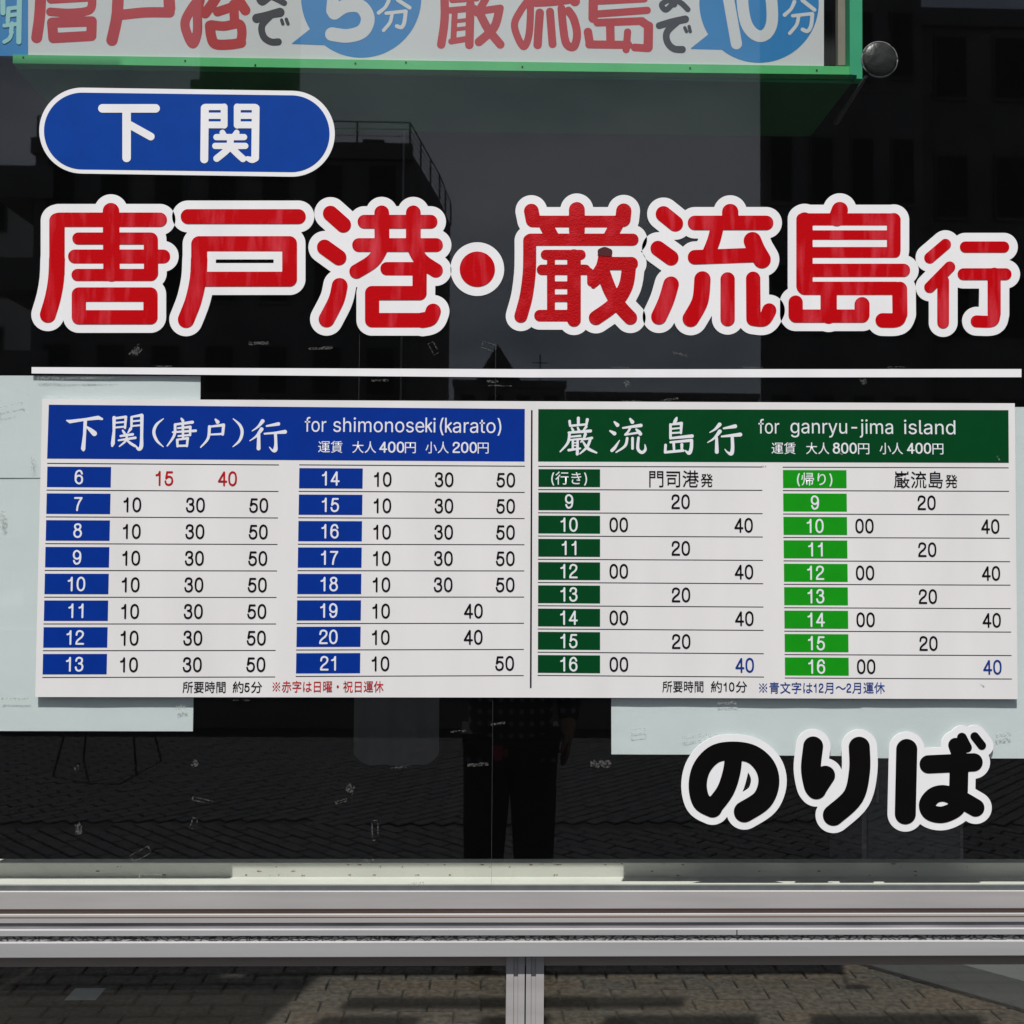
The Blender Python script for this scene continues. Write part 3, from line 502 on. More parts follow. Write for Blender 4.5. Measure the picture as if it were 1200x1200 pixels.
'巌': (1000, [[680,334,828,334,815,282,798,233,778,189,754,147,730,186,708,227,689,271,672,316],[666,498,643,418,613,342,577,273,534,215,561,195,586,172,613,208,638,248,654,208,673,169,693,132,715,97,677,59,633,25,584,-4,529,-29,554,-56,574,-82,627,-56,674,-26,717,7,756,44,793,6,834,-27,878,-56,925,-80,946,-50,970,-23,922,-2,877,25,835,57,797,94,830,145,857,202,879,265,896,334,950,334,950,392,703,392,731,485],[190,362,190,308,247,308,247,34,174,30,180,-29,465,-6,465,-80,528,-80,528,-1,579,3,579,57,528,53,528,308,584,308,584,362,493,362,537,459,493,473,483,470,224,470,224,420,455,420,425,362],[310,38,310,105,465,105,465,49],[462,841,462,731,187,731,187,820,114,820,114,673,779,673,752,626,719,578,544,578,556,581,533,627,500,673,435,659,462,619,483,578,304,578,316,582,284,627,242,671,178,652,211,616,239,578,107,578,107,332,105,242,95,145,72,49,30,-38,60,-60,86,-85,133,12,160,121,173,231,176,332,176,516,944,516,944,578,798,578,858,659,805,673,900,673,900,820,824,820,824,731,536,731,536,841],[310,207,465,207,465,150,310,150],[310,251,310,308,465,308,465,251]]),
'流': (1000, [[577,361,577,-37,644,-37,644,361],[400,362,400,259,396,187,378,113,337,39,264,-28,293,-51,317,-77,398,0,443,85,464,172,468,257,468,362],[755,362,755,44,760,-18,775,-46,800,-59,830,-63,879,-63,905,-60,927,-52,944,-37,954,-13,961,35,964,102,936,114,911,130,907,29,904,11,897,2,875,-2,847,-2,831,2,826,14,825,37,825,362],[85,774,132,744,179,711,222,677,255,645,300,704,267,735,224,768,176,800,129,827],[40,499,90,475,140,446,186,416,222,388,264,450,227,477,181,505,130,532,80,554],[65,-16,128,-67,174,8,221,90,268,175,310,257,256,306,209,219,159,132,110,51],[559,823,571,796,583,768,594,738,603,710,318,710,318,642,515,642,482,600,448,557,418,521,397,499,364,480,330,471,350,399,381,407,450,414,591,425,837,442,886,369,947,409,913,459,869,515,819,573,770,627,714,593,790,503,476,485,507,522,539,562,570,603,600,642,945,642,945,710,680,710,670,741,658,774,643,808,627,840]]),
'島': (1000, [[181,760,181,197,833,197,825,111,815,50,804,12,792,-8,779,-16,759,-18,660,-13,673,-45,678,-78,744,-80,792,-79,826,-72,852,-54,870,-24,884,28,897,109,908,224,911,255,255,255,255,320,947,320,947,380,255,380,255,452,797,452,797,760,492,760,531,832,444,844,431,804,413,760],[723,578,723,507,255,507,255,578],[723,630,255,630,255,704,723,704],[96,148,96,-14,575,-14,575,-45,644,-45,644,152,575,152,575,46,405,46,405,181,336,181,336,46,165,46,165,148]]),
}
DIGITS = {
    '0': ['~@; 50,11 80,32 89,85 80,138 50,159 20,138 11,85 20,32'],
    '1': ['; 60,12 60,160', '~; 24,50 46,42 60,14'],
    '2': ['~; 13,55 22,22 50,11 80,24 86,52 70,82 40,106 18,132 12,158', '; 12,158 90,158'],
    '3': ['~; 14,47 24,20 50,11 78,24 80,54 68,72 46,77', '~; 46,77 76,86 88,116 76,148 48,160 21,149 11,120'],
    '4': ['; 94,118 10,118', '; 10,118 68,14', '; 70,14 70,160'],
    '5': ['; 84,16 28,16', '; 28,16 17,86', '~; 17,86 45,66 77,78 88,110 78,145 48,160 20,148 10,120'],
    '6': ['~; 85,46 73,19 50,11 22,30 12,82 18,135 50,160 80,146 88,110 78,80 50,68 24,80 14,104'],
    '7': ['; 12,18 88,18', '~; 88,18 62,62 44,110 37,160'],
    '8': ['~@; 50,11 77,22 81,46 68,68 50,75 32,68 19,46 23,22', '~@; 50,75 77,86 89,118 77,149 50,160 23,149 11,118 23,86'],
    'k': ['; 14,0 14,160', '; 78,54 16,112', '; 36,92 80,160'],
    '9': ['~; 15,125 27,152 50,160 78,141 88,89 82,36 50,11 20,25 12,61 22,91 50,103 76,91 86,67']}
CACHE = {}
def digit(ch, r=11.5):
    if (ch, r) not in CACHE:
        D, x0, y0 = strokes_field([q.replace(';', ';', 1) if q[0].isdigit() else (q.split(';')[0] + '%g;' % r + q.split(';')[1]) for q in DIGITS[ch]], 0, 0, 1, 4, 2.0)
        CACHE[(ch, r)] = [np.stack([l[:, 0] * 3.0, (170 - l[:, 1]) * 3.0], 1) for l in contours(D, x0, y0, 2.0)]
    return 345 if ch.isdigit() else 276, CACHE[(ch, r)]
def outlines(ch):
    adv, d = GL[ch]
    return adv, [np.array(c, float).reshape(-1, 2) for c in d]
def text_polys(s, lk):
    """laid out text; Latin letters and digits scaled by lk; returns outlines and bounds"""
    x = 0; out = []
    for ch in s:
        if ch == ' ': x += 260 * lk; continue
        adv, o = digit(ch, DR[0]) if ch in DIGITS else outlines(ch); k = lk if ord(ch) < 256 else 1.0
        out += [p * k + (x, 0) for p in o]; x += adv * k
    a = np.vstack(out)
    return out, a.min(0), a.max(0)
ROLL = -(at(1190, 645) - at(45, 642))                     # the board hangs a touch askew
ROLL_Z = math.atan2((at(1191, 646) - at(45, 642)).z, (at(1191, 646) - at(45, 642)).x)
MPX = CAM_D / F
TEXTS = {}
DR = [10.3]
def text(name, s, cx, cy, hpx, material, parent, Yf, wpx=None, xs=0.83, lk=1.0, bold=0.0, ref=509):
    """flat lettering centred on pixel (cx, cy) of the board: hpx its height (of 'ref' units), wpx its width"""
    key = (s, hpx, wpx, material.name, bold)
    if key not in TEXTS:
        P, lo, hi = text_polys(s, lk); k = hpx / ref * MPX
        kx = wpx * MPX / (hi[0] - lo[0]) if wpx else k * xs
        mid = np.array([(lo[0] + hi[0]) / 2, ref / 2 if ref == 509 else 380])
        TEXTS[key] = fill_mesh(name, [(p - mid) * (kx, k) for p in P], 0, material, bold * MPX)
    p = at(cx, cy, Yf)
    return link(name, TEXTS[key], parent, tuple(p), (0, -ROLL_Z, 0))

# ================================================================== THE BUILDING AND ITS WINDOW
WX0, WX1 = -2.40, 2.60
def zp(py, Y): return at(600, py, Y).z
G_BOT = zp(1040, 0.0)
shop = empty('shop_building', (0.4, 0, 0), 'grey panelled shop front around the tall timetable window', 'building')
box('wall', -9, WX0 - .06, -.03, .22, 0.0, 6.0, M['facade'], shop)
box('wall', WX1 + .06, 10, -.03, .22, 0.0, 6.0, M['facade'], shop)
box('wall', WX0 - .06, WX1 + .06, -.03, .22, 5.62, 6.0, M['facade'], shop)
box('kick_panel', WX0 - .06, WX1 + .06, -.02, .10, 0.0, .20, M['alu_warm'], shop)
box('roof', -9, 10, -.12, 7.2, 6.0, 6.12, M['far_roof'], shop)

win = empty('shop_window', (0.38, 0, .9), 'tall aluminium framed shop window with dark reflecting glass carrying all the ferry lettering', 'window')
pane = MB().box(WX0, WX1, 0.0, .003, G_BOT, 2.92).build('glass_pane', M['glass'], win)
MB().box(WX0, WX1, 0.0, .003, 2.99, 5.58).build('glass_pane', M['glass'], win)
def rail(name, y0, y1, Yf, m, Yt=None, back=.03, bev=0.0008):
    z1, z0 = zp(y0, Yf if Yt is None else Yt), zp(y1, Yf)
    return box(name, WX0, WX1, Yf, back, z0, z1, M[m], win, bev)
rail('gasket', 1037.6, 1044.6, -.0035, 'gasket', None, -.0004, .0004)
rail('rail', 1043.6, 1065.2, -.0080, 'alu_warm', -.0035, .0, .0008)
rail('groove', 1064.6, 1071.0, -.0030, 'alu_groove', None, .0, 0)
rail('rail', 1070.0, 1081.3, -.0095, 'alu_warm', -.0030, .0, .0007)
rail('bead', 1073.9, 1074.7, -.0101, 'alu_groove', None, -.0090, 0)
rail('groove', 1080.8, 1088.6, -.0066, 'groove_grey', None, .0, 0)
rail('rail', 1087.8, 1096.4, -.0130, 'alu', -.0066, .0, .0008)
rail('sealant', 1096.0, 1102.8, -.0100, 'crack', None, .0, 0)
rail('rail', 1102.4, 1121.4, -.0165, 'alu', -.0100, .0, .0010)
rail('head_frame', 1121.0, 1131.6, .0020, 'head_brown', None, .03, 0)
# a butt joint in the thin bead
jx = at(863.5, 1092, -.013)
box('joint', jx.x - .0009, jx.x + .0009, -.0134, -.012, zp(1096.2, -.013), zp(1090.0, -.013), M['line_black'], win)
# mullion between the two lower panes, with its grooves
mz1, mz0 = zp(1116.0, 0), .20
for (xa, xb, Yf, m) in ((593.2, 602.0, -.0010, 'alu_warm'), (602.0, 607.0, .0010, 'alu_warm'), (607.0, 615.0, -.0010, 'alu_warm'), (615.0, 616.4, .0120, 'line_black'),
                        (616.4, 622.6, -.0010, 'alu_warm'), (622.6, 628.0, .0010, 'alu_warm'), (628.0, 637.6, -.0010, 'alu_warm')):
    Xa, Xb = at(xa, 1160, Yf).x, at(xb, 1160, Yf).x
    box('mullion', Xa, Xb - .0004, Yf, .035, mz0, mz1, M[m], win)
MXL, MXR = at(593.2, 1160, 0).x + .001, at(637.6, 1160, 0).x - .001
PZ1 = zp(1131.0, .010)
box('glass_pane', WX0, MXL, -0.0 + .012, .016, .205, PZ1 + .012, M['glass_low'], win)
box('glass_pane', MXR, WX1, -0.0 + .012, .016, .205, PZ1 + .012, M['glass_low'], win)
for x0 in (WX0 - .06, WX1):
    box('jamb', x0, x0 + .06, -.05, .08, .20, 5.62, M['alu'], win, .001)
box('transom', WX0, WX1, -.04, .05, 2.92, 2.99, M['alu'], win, .001)
box('head_rail', WX0, WX1, -.04, .05, 5.58, 5.62, M['alu'], win, .001)
# two hair-fine joints of the film on the pane
for px, ya, yb in ((581.0, 402, 1036), (421.5, 392, 470)):
    a, b = at(px, ya, -.0006), at(px + .5, yb, -.0006)
    MB().box(a.x - .0005, a.x + .0004, -.0006, -.0002, b.z, a.z).build('film_seam', M['seam'], win)

# inner frame behind the glass: upstand, ledge and a thin bright edge
ledge = empty('window_ledge', (.38, .08, .9), 'cream painted window ledge with rust specks just behind the bottom of the glass', 'window ledge')
lz, uz = 1.6 - 378 * 1.94 / 1200, zp(1011, .14)
lz = zp(1027.5, .14)
box('ledge_board', WX0, WX1, .012, .14, lz - .09, lz, M['sill'], ledge, .001)
box('upstand', WX0, WX1, .14, .165, lz - .09, uz, M['sill'], ledge, .0015)
box('edge_strip', WX0, WX1, .0065, .011, lz - .09, zp(1035.6, .0065), M['sill'], ledge, .001)
rs = MB()
for k in range(46):
    px = random.choice([random.uniform(60, 300), random.uniform(300, 560), random.uniform(560, 740), random.uniform(740, 1190)])
    py = random.choice([1012.5, 1013.5, 1016, 1021, 1025.5, 1026])
    wd = random.uniform(.0008, .0045) if py != 1016 else .001
    p = at(px, py, .139)
    rs.box(p.x - wd, p.x + wd, .1394, .1399, p.z - .0008, p.z + .0008)
tag(rs.build('rust_specks', M['rust'], ledge), kind='stuff')

# ---------------------------------------------------------------- ground, pavement, floor
def struct(o): o['kind'] = 'structure'; return o
struct(box('ground', -150, 150, -300, 40, -.30, -.085, M['ground']))
pave = struct(box('pavement', -14, 14, -26, -.03, -.084, -.012, M['sand']))
inner = struct(box('interior_floor', -9, 10, .22, 7.2, -.084, -.012, M['sand']))
inner2 = box('threshold', -9, 10, -.029, .219, -.084, -.0125, M['sand']); struct(inner2)
BM_ = {}
def paver_mesh(L, W_, m):
    k = (L, W_, m)
    if k not in BM_:
        v, f = box_data(-L / 2, L / 2, -W_ / 2, W_ / 2, -.05, 0)
        for i in (4, 5, 6, 7): v[i] = (v[i][0] * (1 - .012 / L), v[i][1] * (1 - .012 / W_), 0)
        v2, f2 = [], []
        # bevelled top: body up to -6 mm then the smaller face
        x, y = L / 2, W_ / 2
        v2 = [(-x, -y, -.05), (x, -y, -.05), (x, y, -.05), (-x, y, -.05), (-x, -y, -.004), (x, -y, -.004), (x, y, -.004), (-x, y, -.004),
              (-x + .004, -y + .004, 0), (x - .004, -y + .004, 0), (x - .004, y - .004, 0), (-x + .004, y - .004, 0)]
        f2 = [(0, 1, 5, 4), (1, 2, 6, 5), (2, 3, 7, 6), (3, 0, 4, 7), (4, 5, 9, 8), (5, 6, 10, 9), (6, 7, 11, 10), (7, 4, 8, 11), (8, 9, 10, 11)]
        BM_[k] = mesh('brick', v2, f2, M[m])
    return BM_[k]
PL, PW = .190, .088
def field(parent, x0, x1, y0, y1, ang, single, stuffs, skip=None, kinds=('brick', 'brick', 'brick_b', 'brick_c'), JT=.006):
    """running bond of pavers, rows along 'ang'; those 'single' accepts become objects of their own"""
    c, s = math.cos(ang), math.sin(ang); r = math.hypot(x1 - x0, y1 - y0) / 2 + .3
    cx, cy = (x0 + x1) / 2, (y0 + y1) / 2
    if abs(ang) < 1e-6: nr = int((y1 - y0) / 2 / PW) + 1; nc = int((x1 - x0) / 2 / PL) + 1
    else: nr = int(r / PW) + 1; nc = int(r / PL) + 1
    for j in range(-nr, nr + 1):
        for i in range(-nc, nc + 1):
            u = (i + .5 * (j % 2)) * PL; v = j * PW
            x, y = cx + u * c - v * s, cy + u * s + v * c
            if not (x0 <= x <= x1 and y0 <= y <= y1): continue
            if skip and skip(x, y): continue
            m = random.choice(kinds); dz = random.uniform(-.0018, .0018)
            if single(x, y):
                o = link('brick', paver_mesh(PL - JT, PW - JT, m), parent, (x, y, dz)); o.rotation_euler = (random.uniform(-.006, .006), random.uniform(-.004, .004), ang)
            else:
                mb = stuffs.setdefault(m, MB()); me = paver_mesh(PL - JT, PW - JT, m)
                mb.add([(x + q.co.x * c - q.co.y * s, y + q.co.x * s + q.co.y * c, q.co.z + dz) for q in me.vertices], [tuple(p.vertices) for p in me.polygons])
st_in = {}
field(inner, -1.9, 3.6, .26, 3.2, 0.0, lambda x, y: 1.55 < y < 2.35 and -.95 < x < 1.55 or (1.7 < y < 2.2 and -1.3 < x < 1.9), st_in)
for m, mb in st_in.items(): tag(mb.build('brick_field', M[m], inner), kind='stuff')
st_out = {}
OUT = ('brick_out', 'brick_out_b')
no_single = lambda x, y: False
field(pave, -7, 7, -3.05, -.10, 0.0, lambda x, y: -3.05 < y < -2.2 and abs(x) < 1.9, st_out, kinds=OUT, JT=.010)
field(pave, -7, 7, -4.30, -3.10, R(45), no_single, st_out, kinds=OUT, JT=.011)
field(pave, -7, 7, -8.60, -4.38, R(-45), no_single, st_out, kinds=OUT, JT=.011)
field(pave, -9, 9, -16.0, -8.68, R(45), no_single, st_out, kinds=OUT, JT=.011)
for m, mb in st_out.items(): tag(mb.build('brick_field', M[m], pave), kind='stuff')

# interior shell
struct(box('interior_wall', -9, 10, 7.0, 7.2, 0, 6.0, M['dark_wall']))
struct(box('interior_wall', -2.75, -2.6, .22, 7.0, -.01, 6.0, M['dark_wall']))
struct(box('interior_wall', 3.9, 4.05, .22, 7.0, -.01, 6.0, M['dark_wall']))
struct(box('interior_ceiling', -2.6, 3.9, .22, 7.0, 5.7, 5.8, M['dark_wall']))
# low step that crosses the floor at the right
P1, P2 = floor_at(1008, 1131), floor_at(1200, 1186)
d_ = (P2 - P1).normalized(); nrm = Vector((-d_.y, d_.x, 0))
A_, B_ = P1 - d_ * .9, P2 + d_ * 1.0
stp = empty('floor_step', tuple((A_ + B_) / 2), 'low grey step running at a slant over the brick floor behind the lower right pane', 'step')
MB().prism([(A_.x, A_.y), (B_.x, B_.y), (B_.x + nrm.x * .30, B_.y + nrm.y * .30), (A_.x + nrm.x * .30, A_.y + nrm.y * .30)], .006, .108).build('riser', M['grey_step'], stp)
e_ = nrm * -.008
MB().prism([((A_ + e_).x, (A_ + e_).y), ((B_ + e_).x, (B_ + e_).y), (B_.x, B_.y), (A_.x, A_.y)], .002, .013).build('bottom_joint', M['line_black'], stp)
pscrap = floor_at(100, 1166)
sc_ = MB().box(pscrap.x - .055, pscrap.x + .055, pscrap.y - .05, pscrap.y + .05, .003, .0036).build('paper_scrap', M['paper'])
tag(sc_, 'small pale paper scrap lying on the brick floor behind the lower left pane', 'paper')
# narrow cabinet standing deep inside, seen under the last two black letters
ca = at(1010, 980, 2.4)
cb = empty('metal_cabinet', (ca.x + .12, 2.6, 0), 'dark grey metal cabinet standing in the gloom behind the black lettering', 'cabinet')
box('cabinet_body', ca.x, ca.x + .42, 2.4, 2.8, 0.003, 1.15, M['groove_grey'], cb, .004)
box('cabinet_door', ca.x + .02, ca.x + .40, 2.385, 2.398, .06, 1.10, M['gasket'], cb, .002)
box('door_handle', ca.x + .05, ca.x + .06, 2.37, 2.384, .60, .72, M['steel'], cb)

# ================================================================== PAPERS TAPED INSIDE THE GLASS
def paper(label, px, Yp):
    W = [at(x, y, Yp) for x, y in px]; c = sum(W, Vector()) / 4; n, m_ = 14, 10; v = []
    for j in range(m_ + 1):
        for i in range(n + 1):
            a = W[0].lerp(W[1], i / n); b = W[3].lerp(W[2], i / n); p = a.lerp(b, j / m_)
            edge_ = max(0, (j / m_ - .8)) * .0012 * (0.5 + .5 * math.sin(i * 1.7 + px[0][0]))
            v.append((p.x - c.x, edge_ + .0002 * math.sin(i * .9 + j * .7), p.z - c.z))
    k = len(v); v += [(x, y + .0003, z) for x, y, z in v]
    q = [(j * (n + 1) + i, (j + 1) * (n + 1) + i, (j + 1) * (n + 1) + i + 1, j * (n + 1) + i + 1) for j in range(m_) for i in range(n)]
    f = q + [tuple(x + k for x in t[::-1]) for t in q]
    o = link('paper_sheet', mesh('paper_sheet', v, f, M['paper'], True), None, (c.x, Yp, c.z))
    return tag(o, label, 'paper', 'blue white papers taped inside the glass')
paper('top left blue white paper sheet, showing above the timetable board\'s left corner', [(-70, 440), (235, 440.5), (234, 560), (-70, 560)], .0042)
paper('tall pale paper sheet hanging out left of and below the timetable board', [(-70, 529), (232, 529), (226, 857), (-72, 856.5)], .0052)
paper('pale paper sheet below the board, its left edge beside the dark reflection of the photographer', [(716, 740), (864, 740), (864, 884.5), (716.5, 884)], .0042)
paper('pale paper sheet below the board, above the round black の character', [(862, 741), (1010.5, 741), (1010.5, 886), (862, 885)], .0050)
paper('large pale paper sheet at the right edge, behind the black ば character', [(1009.5, 477), (1280, 477), (1280, 889), (1009.5, 888.5)], .0042)

# ================================================================== BIG VINYL LETTERING
def vinyl(label, strokes, ox, oy, sc, grow=10.0, face='red_vinyl', cat='lettering', group='large red characters with white outlines'):
    D, x0, y0 = strokes_field(strokes, ox, oy, sc, 4, 4)
    c = at(x0 + D.shape[1] * 2, y0 + D.shape[0] * 2, 0)
    t = empty('vinyl_character', (c.x, 0, c.z), label, cat, group)
    glyph_shape('white_backing', strokes, ox, oy, sc, -.0009, .0008, M['white_vinyl'], t, grow, least=44)
    glyph_shape('coloured_face', strokes, ox, oy, sc, -.0014, .0005, M[face], t, 0.0)
    return t
vinyl('large red white edged kanji 唐, first of the long row', [
    '25; 562,112 207,112', '27; 200,116 200,300', '28~; 200,250 197,320 186,385 168,446', '29; 390,82 392,300', '21; 275,178 528,178', '25; 530,182 531,300', '21; 531,306 272,306',
    '24; 263,241 574,241', '25@; 277,375 529,375 529,455 277,455'], 0, 220, 1 / 3)
vinyl('large red white edged kanji 戸, second of the long row', [
    '26; 661,101 1049,101', '26; 700,196 1018,196 1018,321 700,321', '28; 700,198 700,290', '29~; 700,250 696,320 680,395 654,463'], 0, 220, 1 / 3)
vinyl('large red white edged kanji 港, third of the long row', [
    '27; 112,90 157,130', '27; 91,209 141,245', '28~; 144,345 132,395 98,462', '24; 231,119 464,119', '24; 212,201 483,201', '26; 292,88 293,205', '26; 403,88 403,205',
    '25~; 293,205 263,255 203,294', '25~; 403,205 432,255 482,290', '23; 310,284 425,284', '25; 425,284 425,370 258,370 258,465 440,465', '27~; 436,465 462,458 473,434'], 350, 220, 1 / 3)
vinyl('large round red dot with white rim between the kanji 港 and 巌', ['62; 628,286'], 350, 220, 1 / 3, 10.8, cat='dot')
vinyl('large red white edged kanji 巌, the densest one, right of the round dot', [
    '26; 818,82 824,112', '28; 978,78 978,150', '27; 1143,82 1140,110', '20; 835,118 1128,118', '24; 868,128 890,170', '24; 1118,128 1096,170', '21; 815,182 1174,182',
    '23~; 812,186 811,290 800,380 781,451', '17; 868,235 992,235', '18; 855,288 1008,288', '14~; 1010,290 1026,300 1028,332', '14; 887,245 887,448', '24; 968,240 968,464',
    '13; 887,342 968,342', '13; 887,388 968,388', '20; 848,449 968,449', '24~; 1078,238 1070,275 1052,310 1036,345,9', '23; 1075,266 1170,266', '25~; 1162,268 1150,345 1108,410 1045,457',
    '24~; 1072,300 1095,360 1128,415 1166,457'], 350, 220, 1 / 3, face='red_vinyl_bubbled')
pk_ = glyph_shape('peeled_spot', ['11~; 1062,224 1076,219 1092,225', '5; 1056,234 1094,236'], 350, 220, 1 / 3, -.0019, .0004, M['blister'], None)
tag(pk_, 'small dark lifted blister at the head of a stroke of the kanji 巌', 'blister')
K3 = 460 / 1200
vinyl('large red white edged kanji 流, left of the kanji 島', [
    '24; 98,80 134,109', '23; 81,185 121,214', '24~; 121,295 106,345 84,394', '25; 302,74 302,100', '22; 194,107 412,107', '20~; 262,120 252,160 236,200', '22; 194,212 388,205', '27~; 370,162 382,190 399,219',
    '25~; 217,280 210,345 181,400', '22; 294,280 294,401', '22; 372,278 373,400', '20~; 373,402 405,403 421,375,22'], 740, 220, K3)
vinyl('large red white edged kanji 島, second from the right end', [
    '25; 637,68 628,92', '18; 522,96 802,96', '25; 529,100 529,300', '21; 802,98 802,190', '14; 529,144 802,144', '16; 529,197 806,197', '20; 529,252 832,252', '20; 529,307 808,307',
    '23; 820,310 821,385', '22~; 821,380 812,403 768,405', '22; 502,351 502,389', '20; 502,392 706,392', '25; 603,325 603,390', '23; 705,357 705,388'], 740, 220, K3)
vinyl('smaller red white edged kanji 行, last of the long row', [
    '17; 960,173 912,214', '17; 973,242 912,304', '18; 953,285 953,412', '17; 1021,181 1138,181', '18; 1015,264 1144,264', '20; 1109,264 1109,385', '18~; 1110,384 1102,407 1055,408'], 740, 220, K3)
NB = 'black bubble letters with white outlines at the lower right'
vinyl('black white edged bubble letter の, large and round', [
    '31~; 240,160,30 232,225 210,290 168,347', '33~; 165,350,34 126,327 113,268,32 129,206,32 175,160,32 240,150 305,162 350,205,36 363,262,37 340,322,37 277,364,37'], 780, 830, 1 / 3, 8.6, 'black_vinyl', group=NB)
vinyl('black white edged bubble letter り with two tall strokes', [
    '35~; 519,134 511,210 520,268 530,285', '34; 531,283 562,236', '37~; 681,137 682,220 660,310 590,376'], 780, 830, 1 / 3, 8.6, 'black_vinyl', group=NB)
vinyl('black white edged bubble letter ば with two small ticks', [
    '37; 848,145 843,371', '32; 925,197 1083,190', '33; 1032,200 1030,290', '26; 1020,130 1035,170', '17; 1042,103 1060,138', '15; 1087,99 1112,131', '29~@; 920,337 945,306 985,300 1024,322 1022,352 975,374 932,366', '31; 1030,315 1090,350'],
    780, 830, 1 / 3, 8.6, 'black_vinyl', group=NB)

pill_c = at(220, 155, 0)
pill = empty('pill_sticker', tuple(pill_c), 'blue pill shaped sticker with white rim reading 下関 above the red row', 'sticker')
glyph_shape('white_rim', ['151; 199,189 936,200'], 30, 90, 1 / 3, -.0009, .0008, M['white_vinyl'], pill)
glyph_shape('blue_field', ['134.5; 199,190 934,199.5'], 30, 90, 1 / 3, -.0013, .0004, M['blue_vinyl'], pill)
glyph_shape('white_character', ['15; 270,111 457,111', '15; 355,111 355,285', '13.5; 368,170 440,210'], 30, 90, 1 / 3, -.0017, .0004, M['white_vinyl'], pill, h=.4)
glyph_shape('white_character', ['14; 630,110 628,290', '11; 632,106 696,106', '12; 698,106 698,170', '11; 630,137 698,137', '12; 630,169 698,169', '12; 744,106 744,170', '11; 744,106 806,106',
    '13.5; 809,110 807,285', '11; 744,137 808,137', '12; 744,169 808,169', '11~; 807,288 795,292 780,287,8', '10; 692,196 700,210', '10; 742,196 732,210', '11; 671,212 768,212', '11; 667,243 772,243',
    '12~; 720,215 714,250 672,287', '12~; 720,246 742,268 764,288'], 30, 90, 1 / 3, -.0017, .0004, M['white_vinyl'], pill, h=.4)

strip = quad_sheet('white_strip', [(37, 430.2), (620, 432.6), (1197, 432.4), (1197, 442.0), (620, 442.3), (37, 437.6)], -.0009, .0008, M['white_vinyl'], None)
tag(strip, 'long thin white vinyl line between the red characters and the timetable', 'strip')
# unseen sheets added above the view; they only cast shadows on the floor inside
hb = empty('shadow_caster', (-.2, 0, 4.45), 'unseen white bar added high on the upper glass for its floor shadow', 'sticker')
MB().box(-1.07, .15, -.0010, -.0002, 4.36, 4.60).build('bar_sheet', M['white_vinyl'], hb)
for k, (xa, xb) in enumerate(((-1.1, -.75), (-.55, -.30), (-.12, .42), (.6, 1.2))):
    o = MB().box(xa, xb, -.0010, -.0002, 3.92, 4.235).build('shadow_caster', M['white_vinyl'])
    tag(o, 'unseen white sheet added high on the upper glass for its shadow, number %s from the left jamb' % ('one', 'two', 'three', 'four')[k], 'sticker', 'unseen shadow casters high on the upper glass')

tag(MB().box(-1.6397, -1.26, -.0010, -.0002, 3.80, 5.03).build('shade_sheet', M['white_vinyl']), 'large unseen white sheet added high on the upper glass to shade the floor', 'shade sheet')  # out of view, added to keep sun off the left of the floor
tag(MB().box(WX0 + .02, -1.64, -.0010, -.0002, 3.80, 5.45).build('shade_sheet', M['white_vinyl']), 'tallest unseen white sheet added beside the left jamb to shade the floor', 'shade sheet')  # added beside it, blocks the sun strip at the far left
# ================================================================== THE TIMETABLE BOARD
BY = -.0030
bc = at(620, 643, BY)
board = empty('timetable_board', (bc.x, BY, bc.z), 'wide white ferry timetable board with blue half and green half', 'timetable')
quad_sheet('base_panel', [(49.5, 467.3), (480, 469.6), (1189.2, 472.6), (1192.6, 819.3), (620, 817.4), (41.2, 816.8)], BY, .0026, M['board'], board)
def bl(T, u, v):
    (a, b, c, d) = T
    x = (a[0] * (1 - u) + b[0] * u) * (1 - v) + (d[0] * (1 - u) + c[0] * u) * v
    y = (a[1] * (1 - u) + b[1] * u) * (1 - v) + (d[1] * (1 - u) + c[1] * u) * v
    return x, y
L1, L2, L3 = BY - .0003, BY - .0005, BY - .0007
def uvsheet(name, T, u0, u1, v0, v1, Yf, m, parent):
    return quad_sheet(name, [bl(T, u0, v0), bl(T, u1, v0), bl(T, u1, v1), bl(T, u0, v1)], Yf, .0002, M[m], parent)
hp1 = quad_sheet('header_panel', [(57.2, 474.2), (615, 479.2), (614.7, 540.6), (55.2, 537.2)], L1, .0002, M['blue_print'], board)
hp1['label'] = 'dark blue header band'
hp2 = quad_sheet('header_panel', [(630.8, 479.4), (1181.8, 480.6), (1182.2, 542.2), (630.6, 540.6)], L1, .0002, M['dark_green_print'], board)
hp2['label'] = 'dark green header band'
quad_sheet('divider_line', [(622.3, 480.6), (624.1, 480.6), (622.9, 806.2), (621.0, 806.2)], L1, .0002, M['black_print'], board)
T1 = ((55.3, 542.8), (326.8, 544.7), (322.4, 793.2), (49.5, 793.8))
T2 = ((350.6, 544.6), (615.0, 546.2), (613.7, 791.6), (346.5, 792.6))
T3 = ((630.8, 546.3), (893.2, 547.1), (895.3, 793.3), (630.0, 791.4))
T4 = ((917.2, 547.3), (1182.0, 548.1), (1185.8, 795.6), (919.7, 794.4))
